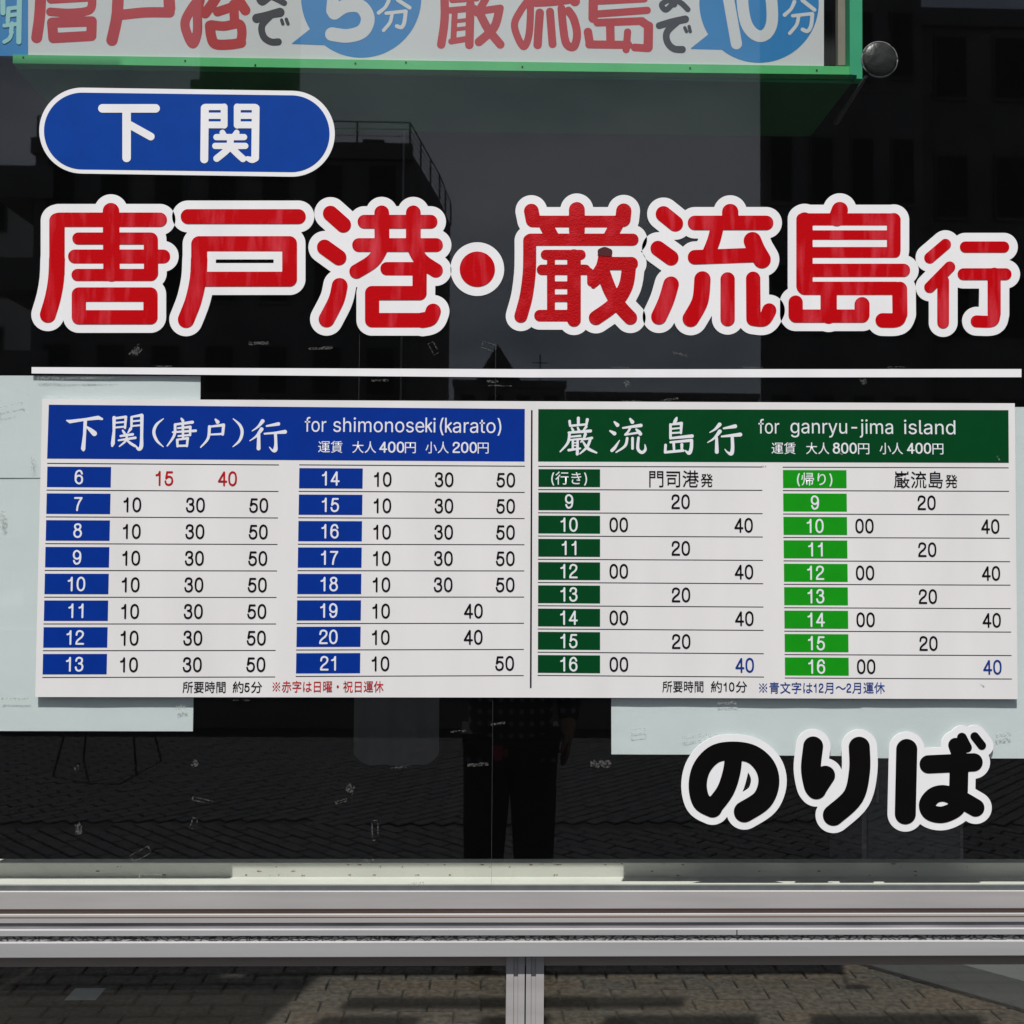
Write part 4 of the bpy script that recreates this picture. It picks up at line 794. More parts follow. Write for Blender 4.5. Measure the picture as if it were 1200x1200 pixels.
def table(T, n, rows, cm, cw, head=None):
    for k in range(n + 1):
        uvsheet('row_line', T, 0, 1, k / n - .0016, k / n + .0016, L1, 'black_print', board)
    for k, row in enumerate(rows):
        v0, v1 = (k + .125) / n, (k + .885) / n
        cell = uvsheet('hour_cell', T, .001, cw, v0, v1, L1, cm, board)
        x, y = bl(T, cw / 2, (k + .51) / n)
        vm = (k + (.53 if n == 8 else .50)) / n
        if isinstance(row[0], str):
            text('hour_text', row[0], x, y, 14.5, M['white_print'], cell, L2, wpx=42, lk=1.45, ref=880, bold=.06)
            hx, hy = bl(T, row[2] , (k + .52) / n)
            text('column_heading', row[1], hx, hy, 19.0, M['black_print'], board, L2, wpx=58.5, ref=880, bold=.05)
            hx2, hy2 = bl(T, row[3], (k + .58) / n)
            text('column_heading', '発', hx2, hy2, 15.0, M['black_print'], board, L2, wpx=14.3, ref=880, bold=.05)
            continue
        text('hour_number', str(row[0]), x, y, 17.0, M['white_print'], cell, L2, xs=1.0)
        for s, u, *c in row[1:]:
            x, y = bl(T, u, vm)
            text('minute_number', s, x, y, 17.4, M[c[0] if c else 'black_print'], board, L2, xs=1.0)
a_, b_, c_ = .371, .643, .916
table(T1, 8, [(6, ('15', .507, 'red_print'), ('40', .779, 'red_print'))] + [(h, ('10', a_), ('30', b_), ('50', c_)) for h in range(7, 14)], 'blue_print', .276)
table(T2, 8, [(h, ('10', a_), ('30', b_), ('50', c_)) for h in range(14, 19)] + [(19, ('10', a_), ('40', .777)), (20, ('10', a_), ('40', .777)), (21, ('10', a_), ('50', c_))], 'blue_print', .282)
def isl(h, last=False):
    return (h, ('20', .635)) if h % 2 else (h, ('00', .359), ('40', .915, 'blue_ink') if last else ('40', .915))
table(T3, 9, [('(行き)', '門司港', .606, .752)] + [isl(h, h == 16) for h in range(9, 17)], 'dark_green_print', .276)
table(T4, 9, [('(帰り)', '巌流島', .600, .746)] + [isl(h, h == 16) for h in range(9, 17)], 'light_green_print', .282)
# latin and small print
text('header_text', 'for', 369.8, 497.6, 16.6, M['white_print'], hp1, L2, wpx=25.0)
text('header_text', 'shimonoseki', 450.6, 498.1, 16.6, M['white_print'], hp1, L2, wpx=119.5)
text('header_text', '(karato)', 551.5, 498.9, 16.6, M['white_print'], hp1, L2, wpx=72)
for s, xa, xb, yc in (('運賃', 373, 401.2, 523.6), ('大人', 413, 440.6, 524.0), ('400', 444.5, 473.6, 524.0), ('円', 474.6, 487.2, 524.2), ('小人', 498.7, 525.8, 524.4), ('200', 530.5, 558.8, 524.4), ('円', 559.8, 572.6, 524.6)):
    dg = s.isdigit()
    text('fare_text', s, (xa + xb) / 2, yc, 13.0 if dg else 13.2, M['white_print'], hp1, L2, wpx=xb - xa, ref=509 if dg else 880, bold=.10 if dg else .03)
text('header_text', 'for', 901.0, 499.8, 16.6, M['white_print'], hp2, L2, wpx=24.8)
text('header_text', 'ganryu-jima', 986.5, 499.9, 16.6, M['white_print'], hp2, L2, wpx=122.5)
text('header_text', 'island', 1089.5, 500.6, 16.6, M['white_print'], hp2, L2, wpx=61.5)
for s, xa, xb, yc in (('運賃', 904, 932.5, 525.2), ('大人', 944.5, 972, 525.4), ('800', 975.7, 1004.2, 525.2), ('円', 1005.4, 1018.8, 525.5), ('小人', 1030.5, 1058.4, 525.6), ('400', 1062.5, 1091.4, 525.3), ('円', 1092.6, 1105.6, 525.7)):
    dg = s.isdigit()
    text('fare_text', s, (xa + xb) / 2, yc, 13.0 if dg else 13.2, M['white_print'], hp2, L2, wpx=xb - xa, ref=509 if dg else 880, bold=.10 if dg else .03)
for s, xa, xb, yc, m in (('所要時間', 214.5, 263.7, 805.2, 'black_print'), ('約5分', 273, 306.8, 805.2, 'black_print'), ('※赤字は日曜・祝日運休', 320.6, 448.4, 804.6, 'red_print'),
                         ('所要時間', 776.2, 824.3, 804.5, 'black_print'), ('約10分', 833, 875.6, 804.7, 'black_print'), ('※青文字は12月～2月運休', 889.2, 1037.6, 806.0, 'blue_ink')):
    text('footnote', s, (xa + xb) / 2, yc, 12.6, M[m], board, L2, wpx=xb - xa, lk=1.46, ref=880, bold=.04)
# brush written headings
def brush(ox, oy, sc, parent, chars):
    for st in chars:
        glyph_shape('brush_character', st, ox, oy, sc, L2, .0001, M['white_print'], parent, .05, .22)
brush(40, 460, .25, hp1, [
    ['6; 153,131,3 168,136,8 240,126,6 300,118,9 318,124,5', '8; 240,130,8 236,200,7 230,262,10 231,268,7', '6~; 243,158,3 265,176,9 282,192,12'],
    ['6; 375,118,8 374,180,6 369,238,9 366,250,5', '5; 378,121,5 430,114,6', '6; 430,114,6 426,166,5', '4; 378,142 426,138', '4; 378,164 426,160', '6; 457,116,6 456,161,5', '5; 457,114,4 505,106,7',
     '7~; 505,108,8 504,200,7 502,252,9 490,266,7 476,250,3', '4; 457,135 502,131', '4; 457,157 502,153', '4; 415,178,4 423,190,6', '4; 452,170,7 440,188,3', '4; 405,204,5 462,196,6', '4; 396,224,4 474,212,6',
     '5~; 434,196,5 430,225,5 400,252,3', '5~; 434,222,4 452,238,6 472,250,6'],
    ['3~; 606,123,2 574,150,6 561,186,7 575,225,6 605,254,2'],
    ['6; 690,122,4 697,132,7', '5; 660,150,5 742,139,7', '5~; 661,150,6 657,200,6 624,250,3', '5; 674,167,4 732,161,6 731,200,5', '5; 650,186,4 757,179,6', '4; 676,204,4 730,199,5', '6; 697,145,6 698,214,5',
     '6; 671,222,6 672,252,5', '5; 671,221,4 720,214,6 716,251,5', '4; 672,250,5 716,249,5'],
    ['6; 850,126,4 860,138,9', '5; 824,160,4 888,152,7 884,196,6', '4; 824,197,4 884,194,5', '6~; 822,160,7 815,215,6 781,256,3'],
    ['3~; 933,123,2 964,152,6 975,186,7 963,225,6 932,254,2'],
    ['6~; 1071,134,9 1050,160,5 1022,180,2', '6~; 1066,172,9 1042,204,5 1011,226,2', '6; 1053,198,7 1052,262,9', '5; 1090,157,4 1145,147,8', '5; 1080,193,4 1130,189,5 1176,184,9', '7~; 1131,190,7 1133,240,7 1130,268,10 1118,272,5 1103,256,2']])
brush(620, 460, .25, hp2, [
    ['6; 231,120,7 231,152,6', '6; 190,134,6 192,154,5', '5; 192,156,5 270,149,5', '6; 273,127,7 269,150,5', '5; 200,166,4 206,177,6', '5; 228,164,4 233,176,6', '5; 268,160,6 256,176,4', '5; 186,188,5 288,180,7',
     '6~; 190,188,6 182,235,6 146,277,3', '4; 197,207,4 240,203,5', '4; 194,222,4 246,217,5', '5; 205,222,5 205,262,5', '6; 228,220,5 226,288,7', '3; 205,236 227,235', '3; 205,249 227,248', '5; 186,270,6 240,262,4',
     '5~; 264,195,7 256,215,5 243,232,3', '5; 252,220,4 294,213,6', '6~; 288,216,6 272,255,6 238,287,3', '6~; 254,232,4 276,262,7 316,282,4'],
    ['5; 400,138,4 414,152,9', '5; 380,180,4 400,192,9', '6~; 388,272,7 402,258,7 424,224,2', '6; 474,124,5 484,138,9', '5; 440,166,4 524,154,8', '5~; 474,166,5 464,184,5 450,197,4', '5; 450,198,4 512,188,5', '6~; 502,172,4 514,184,8 522,194,8',
     '6~; 460,214,6 450,250,6 408,280,3', '6; 485,214,6 485,262,6', '7~; 513,212,6 510,262,7 528,281,7 545,268,6 543,244,2'],
    ['7~; 692,118,4 686,132,8 678,144,4', '6; 663,150,6 663,214,6', '5; 664,150,4 714,144,7 712,190,5', '4; 668,170,4 712,166,4', '4; 668,190,4 712,187,4', '5; 664,214,5 764,204,8', '5; 663,233,5 762,224,7',
     '8~; 762,224,7 760,262,8 750,284,8 732,272,3', '6; 640,246,6 638,278,6', '5; 638,280,6 722,272,6', '6; 678,240,6 680,274,5', '6; 716,244,7 716,270,5'],
    ['6~; 893,150,9 872,172,5 847,187,2', '6~; 894,182,9 868,214,5 837,234,2', '6; 879,212,6 880,278,9', '5; 912,168,4 966,158,9', '5; 903,206,4 990,197,9', '8~; 952,205,7 954,258,8 948,286,9 930,280,4 918,266,2']])
# scuffs on the board
for px, py, a in ((985, 531.5, .4), (1170, 537, 1.1), (895, 546, 0), (1151, 803, .5)):
    p = at(px, py, L3)
    o = MB().box(-.0045, .0045, -.0001, .0001, -.0012, .0012).build('scuff', M['residue_dark'], None); o.parent = board; o.location = p - Vector(board.location); o.rotation_euler = (0, a, 0)

# ================================================================== TAPE MARKS ON THE GLASS
WHERE = {}
def mark(px, py, wpx, hpx, ang, hollow, label, m='residue', Y=-.0006):
    p = at(px, py, Y); k = MPX; w2, h2 = wpx * k / 2, hpx * k / 2; mb = MB(); rnd = random.Random(int(px * 7 + py))
    def blob(x0, x1, z0, z1):
        n = 7; pts = []
        for i in range(n): pts.append((x0 + (x1 - x0) * i / (n - 1), z1 - rnd.random() * (z1 - z0) * .35))
        for i in range(n): pts.append((x1 - (x1 - x0) * i / (n - 1), z0 + rnd.random() * (z1 - z0) * .35))
        q = len(pts)
        mb.add([(x, 0, z) for x, z in pts] + [(x, .0003, z) for x, z in pts], [tuple(range(q)), tuple(range(q, 2 * q))[::-1]] + [(i, (i + 1) % q, q + (i + 1) % q, q + i) for i in range(q)])
    if hollow:
        t_ = 1.5 * k
        blob(-w2, w2, h2 - t_, h2); blob(-w2, w2 * rnd.uniform(.2, 1), -h2, -h2 + t_); blob(-w2, -w2 + t_, -h2, h2); blob(w2 - t_, w2, -h2 * rnd.random(), h2)
    else: blob(-w2, w2, -h2, h2)
    o = mb.build('tape_mark', M[m]); o.location = p; o.rotation_euler = (0, -ang, 0)
    return tag(o, label, 'tape mark', 'scraps of old tape left on the glass')
for a in (
    (303, 402, 23, 6, .05, 0, 'flat scrap of old tape under the kanji 戸'), (160, 411, 9, 20, -.7, 0, 'slanting scrap of old tape under the kanji 唐, above the white line'),
    (375, 408, 30, 4, .05, 0, 'long faint tape scrap under the left dots of the kanji 港'), (190, 429.0, 22, 2.5, 0, 0, 'faint tape trace sitting on the white line at the left'),
    (573, 406, 18, 9, -.3, 1, 'hollow tape outline on the house gable reflection under the round dot'), (508, 408, 8, 16, .5, 1, 'thin tape outline right of the kanji 港 foot'),
    (797, 415, 18, 4, -.2, 0, 'small white tape scrap below the kanji 流'), (727, 432, 20, 5, 0, 1, 'hollow tape outline on the white line below the kanji 巌'),
    (882, 431.5, 24, 3.5, 0, 1, 'faint tape outline on the white line below the kanji 島'), (1050, 431, 20, 4, 0, 1, 'faint tape outline on the white line near the kanji 行'),
    (445, 446, 20, 4, 0, 0, 'tape smear just under the white line left of centre'), (577, 447, 14, 4, 0, 0, 'short tape scrap just under the white line near centre'), (586, 452, 28, 2, 0, 0, 'hair thin tape trace between white line and board near centre'),
    (735, 450, 7, 9, .6, 0, 'small dab of tape between line and board, right of centre'), (785, 468, 20, 3, .1, 0, 'tape smear touching the board\'s top edge left of the green heading'), (740, 470, 22, 2.5, 0, 0, 'thin glue smear on the board\'s top edge above the green heading'),
    (1012, 447, 7, 10, .4, 0, 'small dab of tape between line and board at the right'),
    (92, 971, 8, 16, .05, 0, 'upright tape scrap low at the left of the glass'), (90, 900, 6, 5, .5, 1, 'tiny tape corner below the left paper'), (228, 895, 8, 8, .7, 0, 'small tape scrap below the lower right corner of the left paper'),
    (237, 938, 24, 5, -.2, 1, 'thin hollow tape outline left of centre in the dark glass'), (227, 965, 7, 14, -.3, 1, 'folded tape outline under the thin hollow one'), (165, 1001, 24, 10, .5, 1, 'crooked tape outline just above the ledge at the left'),
    (410, 925, 9, 14, -.3, 0, 'curled tape scrap in the middle of the dark glass'), (400, 939, 14, 4, .3, 1, 'thin tape curl below the curled scrap'), (439.5, 973, 8, 24, .05, 1, 'tall hollow tape outline left of the photographer\'s reflection'),
    (431, 1008, 14, 5, 0, 0, 'pale tape scrap on the rim of the ledge'), (560, 896, 24, 5, .05, 0, 'tape smear across the photographer\'s reflected hip'), (537, 857, 18, 3.5, .05, 0, 'short tape scrap left of the photographer\'s reflection'),
    (583, 848, 18, 4, .1, 0, 'bright tape sliver on the photographer\'s reflected shirt'), (704, 895, 24, 10, .05, 0, 'rumpled tape scrap below the paper\'s left corner'), (283, 820, 20, 3, 0, 0, 'tape end poking from under the board'),
    (470, 899, 22, 3, .15, 1, 'faint tape trace at the foot of the pale cloth banner')):
    mark(*a)
for a in ((12, 478, 30, 8, .25, 1, 'crumpled tape outline on the top left paper'), (1000, 820, 4, 4, 0, 1, 'speck of glue under the board'), (852, 824, 22, 5, .05, 0, 'grey tape scrap on the paper just below the board'),
          (748, 857, 18, 7, .1, 1, 'scribble of glue on the paper left of the black の'), (806, 864, 14, 4, .2, 1, 'first of three faint glue outlines above the black の'), (820, 862, 18, 4, .1, 1, 'middle one of three faint glue outlines above the black の'),
          (838, 862, 16, 4, .05, 1, 'last of three faint glue outlines above the black の'), (1176, 862, 18, 8, .1, 0, 'grey tape scrap on the paper right of the black ば'), (17, 819, 32, 4, 0, 0, 'brown tape trace on the paper below the board\'s left corner'),
          (38, 542, 4, 22, .02, 0, 'upright grey tape scrap on the paper at the board\'s left side'), (3, 609, 6, 26, 0, 0, 'grey tape scrap at the left picture edge'), (212, 829, 12, 8, .1, 0, 'bluish tape scrap at the left paper\'s bottom right'),
          (176, 1027, 26, 6, 0, 1, 'rounded glue outline low on the glass in front of the ledge'), (486, 1036, 22, 5, .1, 0, 'brown crumbly glue on the bottom rim of the glass'), (90, 443, 92, 4, .02, 0, 'dark tape strip on the upper edge of the top left paper')):
    mark(*a, m='residue_dark')

# ================================================================== GREEN SIGN BOX HUNG INSIDE
SY, SB = .92, 1.32
def sp(x, y): return at(x, y, SY)
zb = lambda x: sp(x, 75).z
sc0 = sp(490, 40)
sg = empty('sign_box', (sc0.x, SY + .2, sc0.z), 'green framed white sign box inside reading 唐戸港まで 5分 and 巌流島まで 10分', 'sign')
TOPY = -230
quad_sheet('white_panel', [(33, TOPY), (965.5, TOPY + 10), (965.5, 78.5), (33, 66)], SY, .012, M['sign_white'], sg)
quad_sheet('blue_panel', [(-170, TOPY), (33, TOPY), (33, 66), (-170, 62)], SY + .001, .012, M['sign_blue'], sg)
quad_sheet('frame_strip', [(15, 64.0), (500, 71.0), (1002, 77.8), (1002, 87.4), (500, 81.6), (15, 74.2)], SY - .008, .03, M['sign_green'], sg)
quad_sheet('frame_post', [(994.8, TOPY), (1010, TOPY), (1010.6, 92.4), (1004, 92), (1004, 88), (996, 87)], SY - .010, .03, M['sign_green_side'], sg)
quad_sheet('frame_top', [(-170, TOPY - 14), (1010, TOPY - 14), (1010, TOPY), (-170, TOPY)], SY - .008, .03, M['sign_green'], sg)
quad_sheet('inner_post', [(982, TOPY), (995, TOPY), (995, 76.5), (982, 76.5)], SY + .05, .02, M['sign_tan'], sg)
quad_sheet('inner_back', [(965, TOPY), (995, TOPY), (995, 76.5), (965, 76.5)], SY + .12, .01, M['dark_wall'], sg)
a, b = sp(15, 76), sp(1004, 89)
za, zbb = a.z, b.z
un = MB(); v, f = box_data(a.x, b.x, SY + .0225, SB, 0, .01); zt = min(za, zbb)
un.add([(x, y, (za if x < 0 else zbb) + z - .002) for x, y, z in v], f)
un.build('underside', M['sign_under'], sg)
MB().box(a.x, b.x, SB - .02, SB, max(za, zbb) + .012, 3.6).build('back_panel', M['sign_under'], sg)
MB().box(a.x, b.x, SY + .0225, SY + .026, min(za, zbb) + .004, min(za, zbb) + .016).build('lip', M['sign_green_side'], sg)
for px, py in ((29, 69), (218, 73), (417, 76), (476, 75), (612, 80), (808, 81.5), (300, 78), (956, 84)):
    p = sp(px, py); MB().box(p.x - .0022, p.x + .0022, SY - .0090, SY - .0078, p.z - .0022, p.z + .0022).build('rivet', M['line_black'], sg)
for px in (120, 500, 900):
    p = sp(px, TOPY - 14); MB().tube([(p.x, SY + .2, p.z - .1), (p.x, SY + .2, 5.7)], .008).build('hanger_rod', M['steel'], sg)
SL = SY - .0003
def sgl(name, st, ox, m, Yf=SL): glyph_shape(name, st, ox, 0, .25, Yf, .0002, M[m], sg, 0, .6)
sgl('sign_character', ['26~; 195,-190 190,0 184,90 172,176', '24; 195,-188 450,-196', '22; 320,-240 325,-20', '20; 235,-120 430,-126 430,-20', '18; 215,-72 480,-80', '22; 240,-5 432,-16', '20~; 236,55 330,60 420,46 432,-10', '24@; 244,106 430,100 428,168 250,178'], 0, 'sign_red')
sgl('sign_character', ['24; 520,-220 810,-226', '24; 560,-130 785,-136', '27; 785,-130 795,40', '24~; 560,70 680,58 795,58', '27~; 556,-130 552,20 546,90 525,188'], 0, 'sign_red')
sgl('sign_character', ['26; 880,-220 920,-190', '26; 870,-110 915,-84', '22~; 940,-10 905,30 868,100 878,160 905,205 925,150 926,60 938,0', '20; 970,-160 1150,-166', '20; 960,-70 1165,-76', '24; 1015,-210 1012,-60', '24; 1100,-212 1104,-60',
    '24~; 1030,-40 1000,10 962,62', '24~; 1096,-60 1120,0 1150,48', '22; 1020,55 1095,30', '22; 1095,20 1100,110', '22~; 990,116 1050,122 1120,112 1134,150 1128,200', '24~; 984,120 990,170 1010,206 1080,208 1130,200'], 0, 'sign_red')
MADE = ['17; 60,-112 205,-122', '15; 70,-62 195,-70', '15; 140,-160 140,-10', '14~; 140,-10 110,12 95,-8 130,-22 170,-8 212,14']
TE = ['16~; 84,86,22 130,72,18 192,58,22', '16~; 150,72 108,120 116,172 150,196 184,196,17', '8; 200,94 206,112', '8; 222,90 230,112']
sgl('sign_kana', MADE, 280, 'sign_black'); sgl('sign_kana', TE, 280, 'sign_black')
sgl('speech_bubble', ['282; 573,-12', '30; 385,160,54 250,204,2'], 280, 'sign_blue')
W2 = SL - .0003
def sgw(st, ox): glyph_shape('white_figure', st, ox, 0, .25, W2, .0002, M['sign_white'], sg, 0, .6)
sgw(['30; 450,-90 600,-96', '27; 448,-90 436,50', '32~; 448,60 500,28 570,30 604,85 580,145 510,168 436,160'], 280)
sgw(['8~; 702,4,9 685,35 655,60,9', '9; 745,0 800,36', '8; 690,62 782,52', '9~; 782,54 775,105 762,128 740,122', '8~; 718,64 708,105 678,142'], 280)
sgl('sign_character', ['17; 70,-100 340,-104', '17; 95,-170 98,-110', '18; 205,-190 205,-110', '17; 325,-172 322,-110', '17; 60,-50 350,-56', '20~; 82,-50 85,60 80,130 68,208', '14; 120,0 235,-8', '15; 112,48 225,38', '14; 132,50 125,190', '20; 205,20 200,210',
    '9; 130,100 200,92', '9; 128,138 198,130', '14; 115,194 200,180', '18~; 285,-20 262,20 238,60', '17; 260,50 345,38', '20~; 340,48 315,130 245,196', '20~; 255,75 290,140 345,208'], 500, 'sign_red')
sgl('sign_character', ['24; 430,-190 468,-160', '24; 420,-90 460,-66', '17~; 480,-5 440,50 412,110 425,170 455,218 478,170 486,80 486,0', '22; 580,-200 580,-150', '20; 500,-130 690,-140', '20~; 570,-120 545,-60 520,-10', '22~; 512,10 600,5 690,-8', '24~; 640,-90 670,-50 695,5',
    '20~; 530,60 524,140 520,210', '19; 578,55 590,206', '19~; 632,40 640,130 655,205 690,218 705,160 690,90 665,50'], 500, 'sign_red')
sgl('sign_character', ['20; 900,-220 890,-180', '19; 790,-170 1010,-176 1010,-60', '22; 782,-170 780,85', '12; 790,-120 1000,-124', '14; 790,-64 1005,-68', '17; 790,6 1020,-6', '17; 790,66 1034,48', '18; 800,106 1010,98', '20; 1008,100 1040,122', '22; 1040,122 1038,222', '18; 1036,226 975,222',
    '20; 756,150 764,200', '19; 762,208 945,210', '20; 860,110 862,205', '17; 942,150 935,232'], 500, 'sign_red')
sgl('sign_kana', ['17; 40,-88 185,-96', '15; 50,-40 175,-46', '15; 118,-136 120,20', '13~; 120,10 82,46 62,20 105,-2 150,12 184,44'], 760, 'sign_black')
sgl('sign_kana', ['16~; 50,120,16 105,104,17 172,90,18', '16~; 140,98 88,148 88,196 118,228 158,232,17', '8; 170,130 178,148', '8; 190,124 196,148'], 760, 'sign_black')
sgl('speech_bubble', ['280; 518,14', '30; 335,182,54 200,227,2'], 760, 'sign_blue')
sgw(['26; 360,-90 412,205', '20; 365,-88 318,-50'], 760)
sgw(['27~@; 440,-20 452,90 482,148 525,170 562,148 580,90 574,-20 555,-100 505,-122 460,-100'], 760)
sgw(['8~; 684,8,9 668,42 638,70,9', '9; 722,2 778,46', '8; 676,74 768,64', '9~; 768,66 762,120 745,146 722,138', '8~; 704,74 694,116 662,156'], 760)
glyph_shape('sign_character', ['12; 12,-60 14,60', '12; 92,-60 88,196', '9; 40,40 88,34', '9; 40,72 88,66', '10; 40,40 36,100', '9; 20,120 84,112', '10; 56,110 52,150', '9~; 56,150 44,180 20,196'], 0, 0, .25, SL, .0002, M['sign_cyan'], sg, 0, .5)
# round mottled disc beside the corner of the box, on its stay
dc = at(1031, 69.5, .80)
ds = empty('round_lamp', tuple(dc), 'small round mottled glass lamp beside the green box corner', 'lamp')
def dome(name, c, r, dpt, m, parent):
    v, f = [(0, -dpt, 0)], []; NR, NS = 7, 36
    for i in range(1, NR + 1):
        t = i / NR * math.pi / 2
        for k in range(NS): v.append((r * math.sin(t) * math.cos(k * 2 * math.pi / NS), -dpt * math.cos(t), r * math.sin(t) * math.sin(k * 2 * math.pi / NS)))
    f += [(0, 1 + k, 1 + (k + 1) % NS) for k in range(NS)]
    for i in range(NR - 1):
        for k in range(NS):
            a0 = 1 + i * NS; f.append((a0 + k, a0 + NS + k, a0 + NS + (k + 1) % NS, a0 + (k + 1) % NS))
    f.append(tuple(1 + (NR - 1) * NS + k for k in range(NS)))
    return link(name, mesh(name, v, f, m, True), parent, c)
M['mottled'] = mat('mottled_glass', (.02, .022, .022), .35, .2, col2=(.075, .075, .07), scale=45, bump=1.0, bscale=60, spec=.6)
M['mottled'].node_tree.nodes['Principled BSDF'].inputs['Alpha'].default_value = .6
dome('lens', tuple(dc), .0455, .010, M['mottled'], ds)
ring = [(dc.x + .047 * math.cos(k * math.pi / 20), .802, dc.z + .047 * math.sin(k * math.pi / 20)) for k in range(41)]
MB().tube(ring, .0022, 6).build('rim', M['groove_grey'], ds, True)
s0, s1 = at(1015, 90, .83), at(980, 143, 1.25)
MB().tube([tuple(s0), tuple(s1)], [.004, .009]).build('stay', M['steel'], ds)

# ================================================================== ACROSS THE STREET, SEEN ONLY IN THE GLASS
def far_building(name, label, px0, px1, pytop, d, depth, wall, floors=0, cols=0, cat='building', chamfer=None, splay=(0, 0)):
    A, B = mirror_at(px0, pytop, d), mirror_at(px1, pytop, d)
    top = (A.z + B.z) / 2; t = empty(name, ((A.x + B.x) / 2, -d, 0), label, cat)
    poly = [(A.x, -d), (B.x, -d)] + (chamfer or []) + [((chamfer[-1][0] if chamfer else B.x) + splay[1], -d - depth), (A.x + splay[0], -d - depth)]
    MB().prism(poly[::-1], -.08, top).build('wall', M[wall], t)
    MB().prism([(A.x - .1, -d + .12), (B.x + .1, -d + .12), (B.x + .1, -d - .1), (A.x - .1, -d - .1)][::-1], top - .35, top + .12).build('parapet', M[wall], t)
    if floors:
        fh = top / floors; cw = (B.x - A.x) / cols; bal = MB()
        for j in range(floors):
            for i in range(cols):
                x = A.x + (i + .5) * cw; z = j * fh + fh * .55
                wo_ = box('window', x - cw * .28, x + cw * .28, -d + .004, -d + .06, z - fh * .28, z + fh * .28, M['concrete_dark'], t)
                box('window_glass', x - cw * .25, x + cw * .25, -d + .062, -d + .075, z - fh * .25, z + fh * .25, M['far_glass'], wo_)
    return t, top, A, B
chB, chC = mirror_at(515, 205, 32.4), mirror_at(528, 257, 35.2)
b1, top1, A1, B1 = far_building('apartment_block', 'dark apartment block with railed roof terrace mirrored behind the red kanji', 42, 480, 171, 28.2, 16, 'concrete_dark', 5, 7, chamfer=[(chB.x, -32.4), (chC.x, -35.2)], splay=(0, -1.2))
rl = MB(); hr = mirror_at(480, 142, 28.2).z - top1
pts_ = [(A1.x, -28.3), (B1.x, -28.3), (chB.x, -32.5), (chC.x, -35.3)]
for (xa, ya), (xb, yb) in zip(pts_[:-1], pts_[1:]):
    n_ = max(1, int(math.hypot(xb - xa, yb - ya) / 1.4))
    for k in range(n_ + 1):
        x, y = xa + (xb - xa) * k / n_, ya + (yb - ya) * k / n_; rl.tube([(x, y, top1), (x, y, top1 + hr)], .030, 5)
    for q in (.25, .5, .75, 1.0): rl.tube([(xa, ya, top1 + hr * q), (xb, yb, top1 + hr * q)], .022 if q == 1 else .010, 4)
rl.build('roof_railing', M['far_roof'], b1)
a, b = mirror_at(425, 163, 28.6), mirror_at(450, 171, 28.6)
box('roof_box', a.x, b.x, -29.4, -28.6, top1, a.z, M['far_roof'], b1)
a, b = mirror_at(237, -60, 29), mirror_at(336, -60, 29)
box('stair_tower', a.x, b.x, -31.5, -29, top1, a.z, M['concrete_dark'], b1)
box('tower_ledge', a.x - .25, b.x + .25, -31.6, -28.9, mirror_at(300, 105, 29).z, mirror_at(300, 96, 29).z, M['concrete_dark'], b1)
for j in range(5):
    z = top1 * (j + .15) / 5 + .6
    box('balcony', A1.x - 1.1, A1.x + .6, -30.6, -28.0, z, z + .95, M['concrete_dark'], b1)
far_building('apartment_tower', 'tall dark block filling the right side of the reflection', 890, 1078, -160, 20, 14, 'concrete_dark', 6, 4, splay=(4.2, 3.5))
b2 = far_building('office_block', 'dark flat roofed block mirrored at the upper right corner', 1079, 1620, 22, 24, 12, 'concrete_dark', 5, 8)
for px, r in ((1096, .34), (1114, .36)):
    c = mirror_at(px, 16, 24.6); MB().tube([(c.x, c.y, b2[1]), (c.x, c.y, b2[1] + .30), (c.x, c.y, b2[1] + .42)], [r, r, r * .6], 14).build('water_tank', M['far_roof'], b2[0], True)
far_building('apartment_block', 'pale block mirrored at the far left edge', -420, 26, 213, 48, 14, 'concrete_pale', 6, 6)
hs, htop, hA, hB = far_building('gabled_house', 'small far house with peaked dark roof mirrored under the round red dot', 532, 662, 448, 62, 9, 'concrete_dark', 3, 4, 'house')
pk = mirror_at(583, 403, 62); xl, xr = mirror_at(556, 437, 62).x, mirror_at(612, 437, 62).x
MB().add([(xl, -62, htop), (xr, -62, htop), (xr, -71, htop), (xl, -71, htop), (pk.x, -62, pk.z), (pk.x, -71, pk.z)], [(0, 1, 4), (2, 3, 5), (0, 4, 5, 3), (1, 2, 5, 4), (0, 3, 2, 1)]) if 0 else None
gb = MB(); gb.add([(xl, -62, htop), (xr, -62, htop), (xr, -71, htop), (xl, -71, htop), (pk.x, -62, pk.z), (pk.x, -71, pk.z)], [(0, 1, 4), (2, 3, 5), (0, 4, 5, 3), (1, 2, 5, 4), (0, 3, 2, 1)])
gb.build('roof', M['far_roof'], hs)
an = mirror_at(633, 416, 63); MB().tube([(an.x, an.y, htop), (an.x, an.y, an.z)], .05, 5).tube([(an.x - .5, an.y, an.z - .5), (an.x + .5, an.y, an.z - .5)], .04, 4).build('antenna', M['far_roof'], hs)
far_building('far_warehouse', 'long low far shed mirrored right of the gabled house', 664, 889, 462, 75, 10, 'concrete_dark', 1, 6)
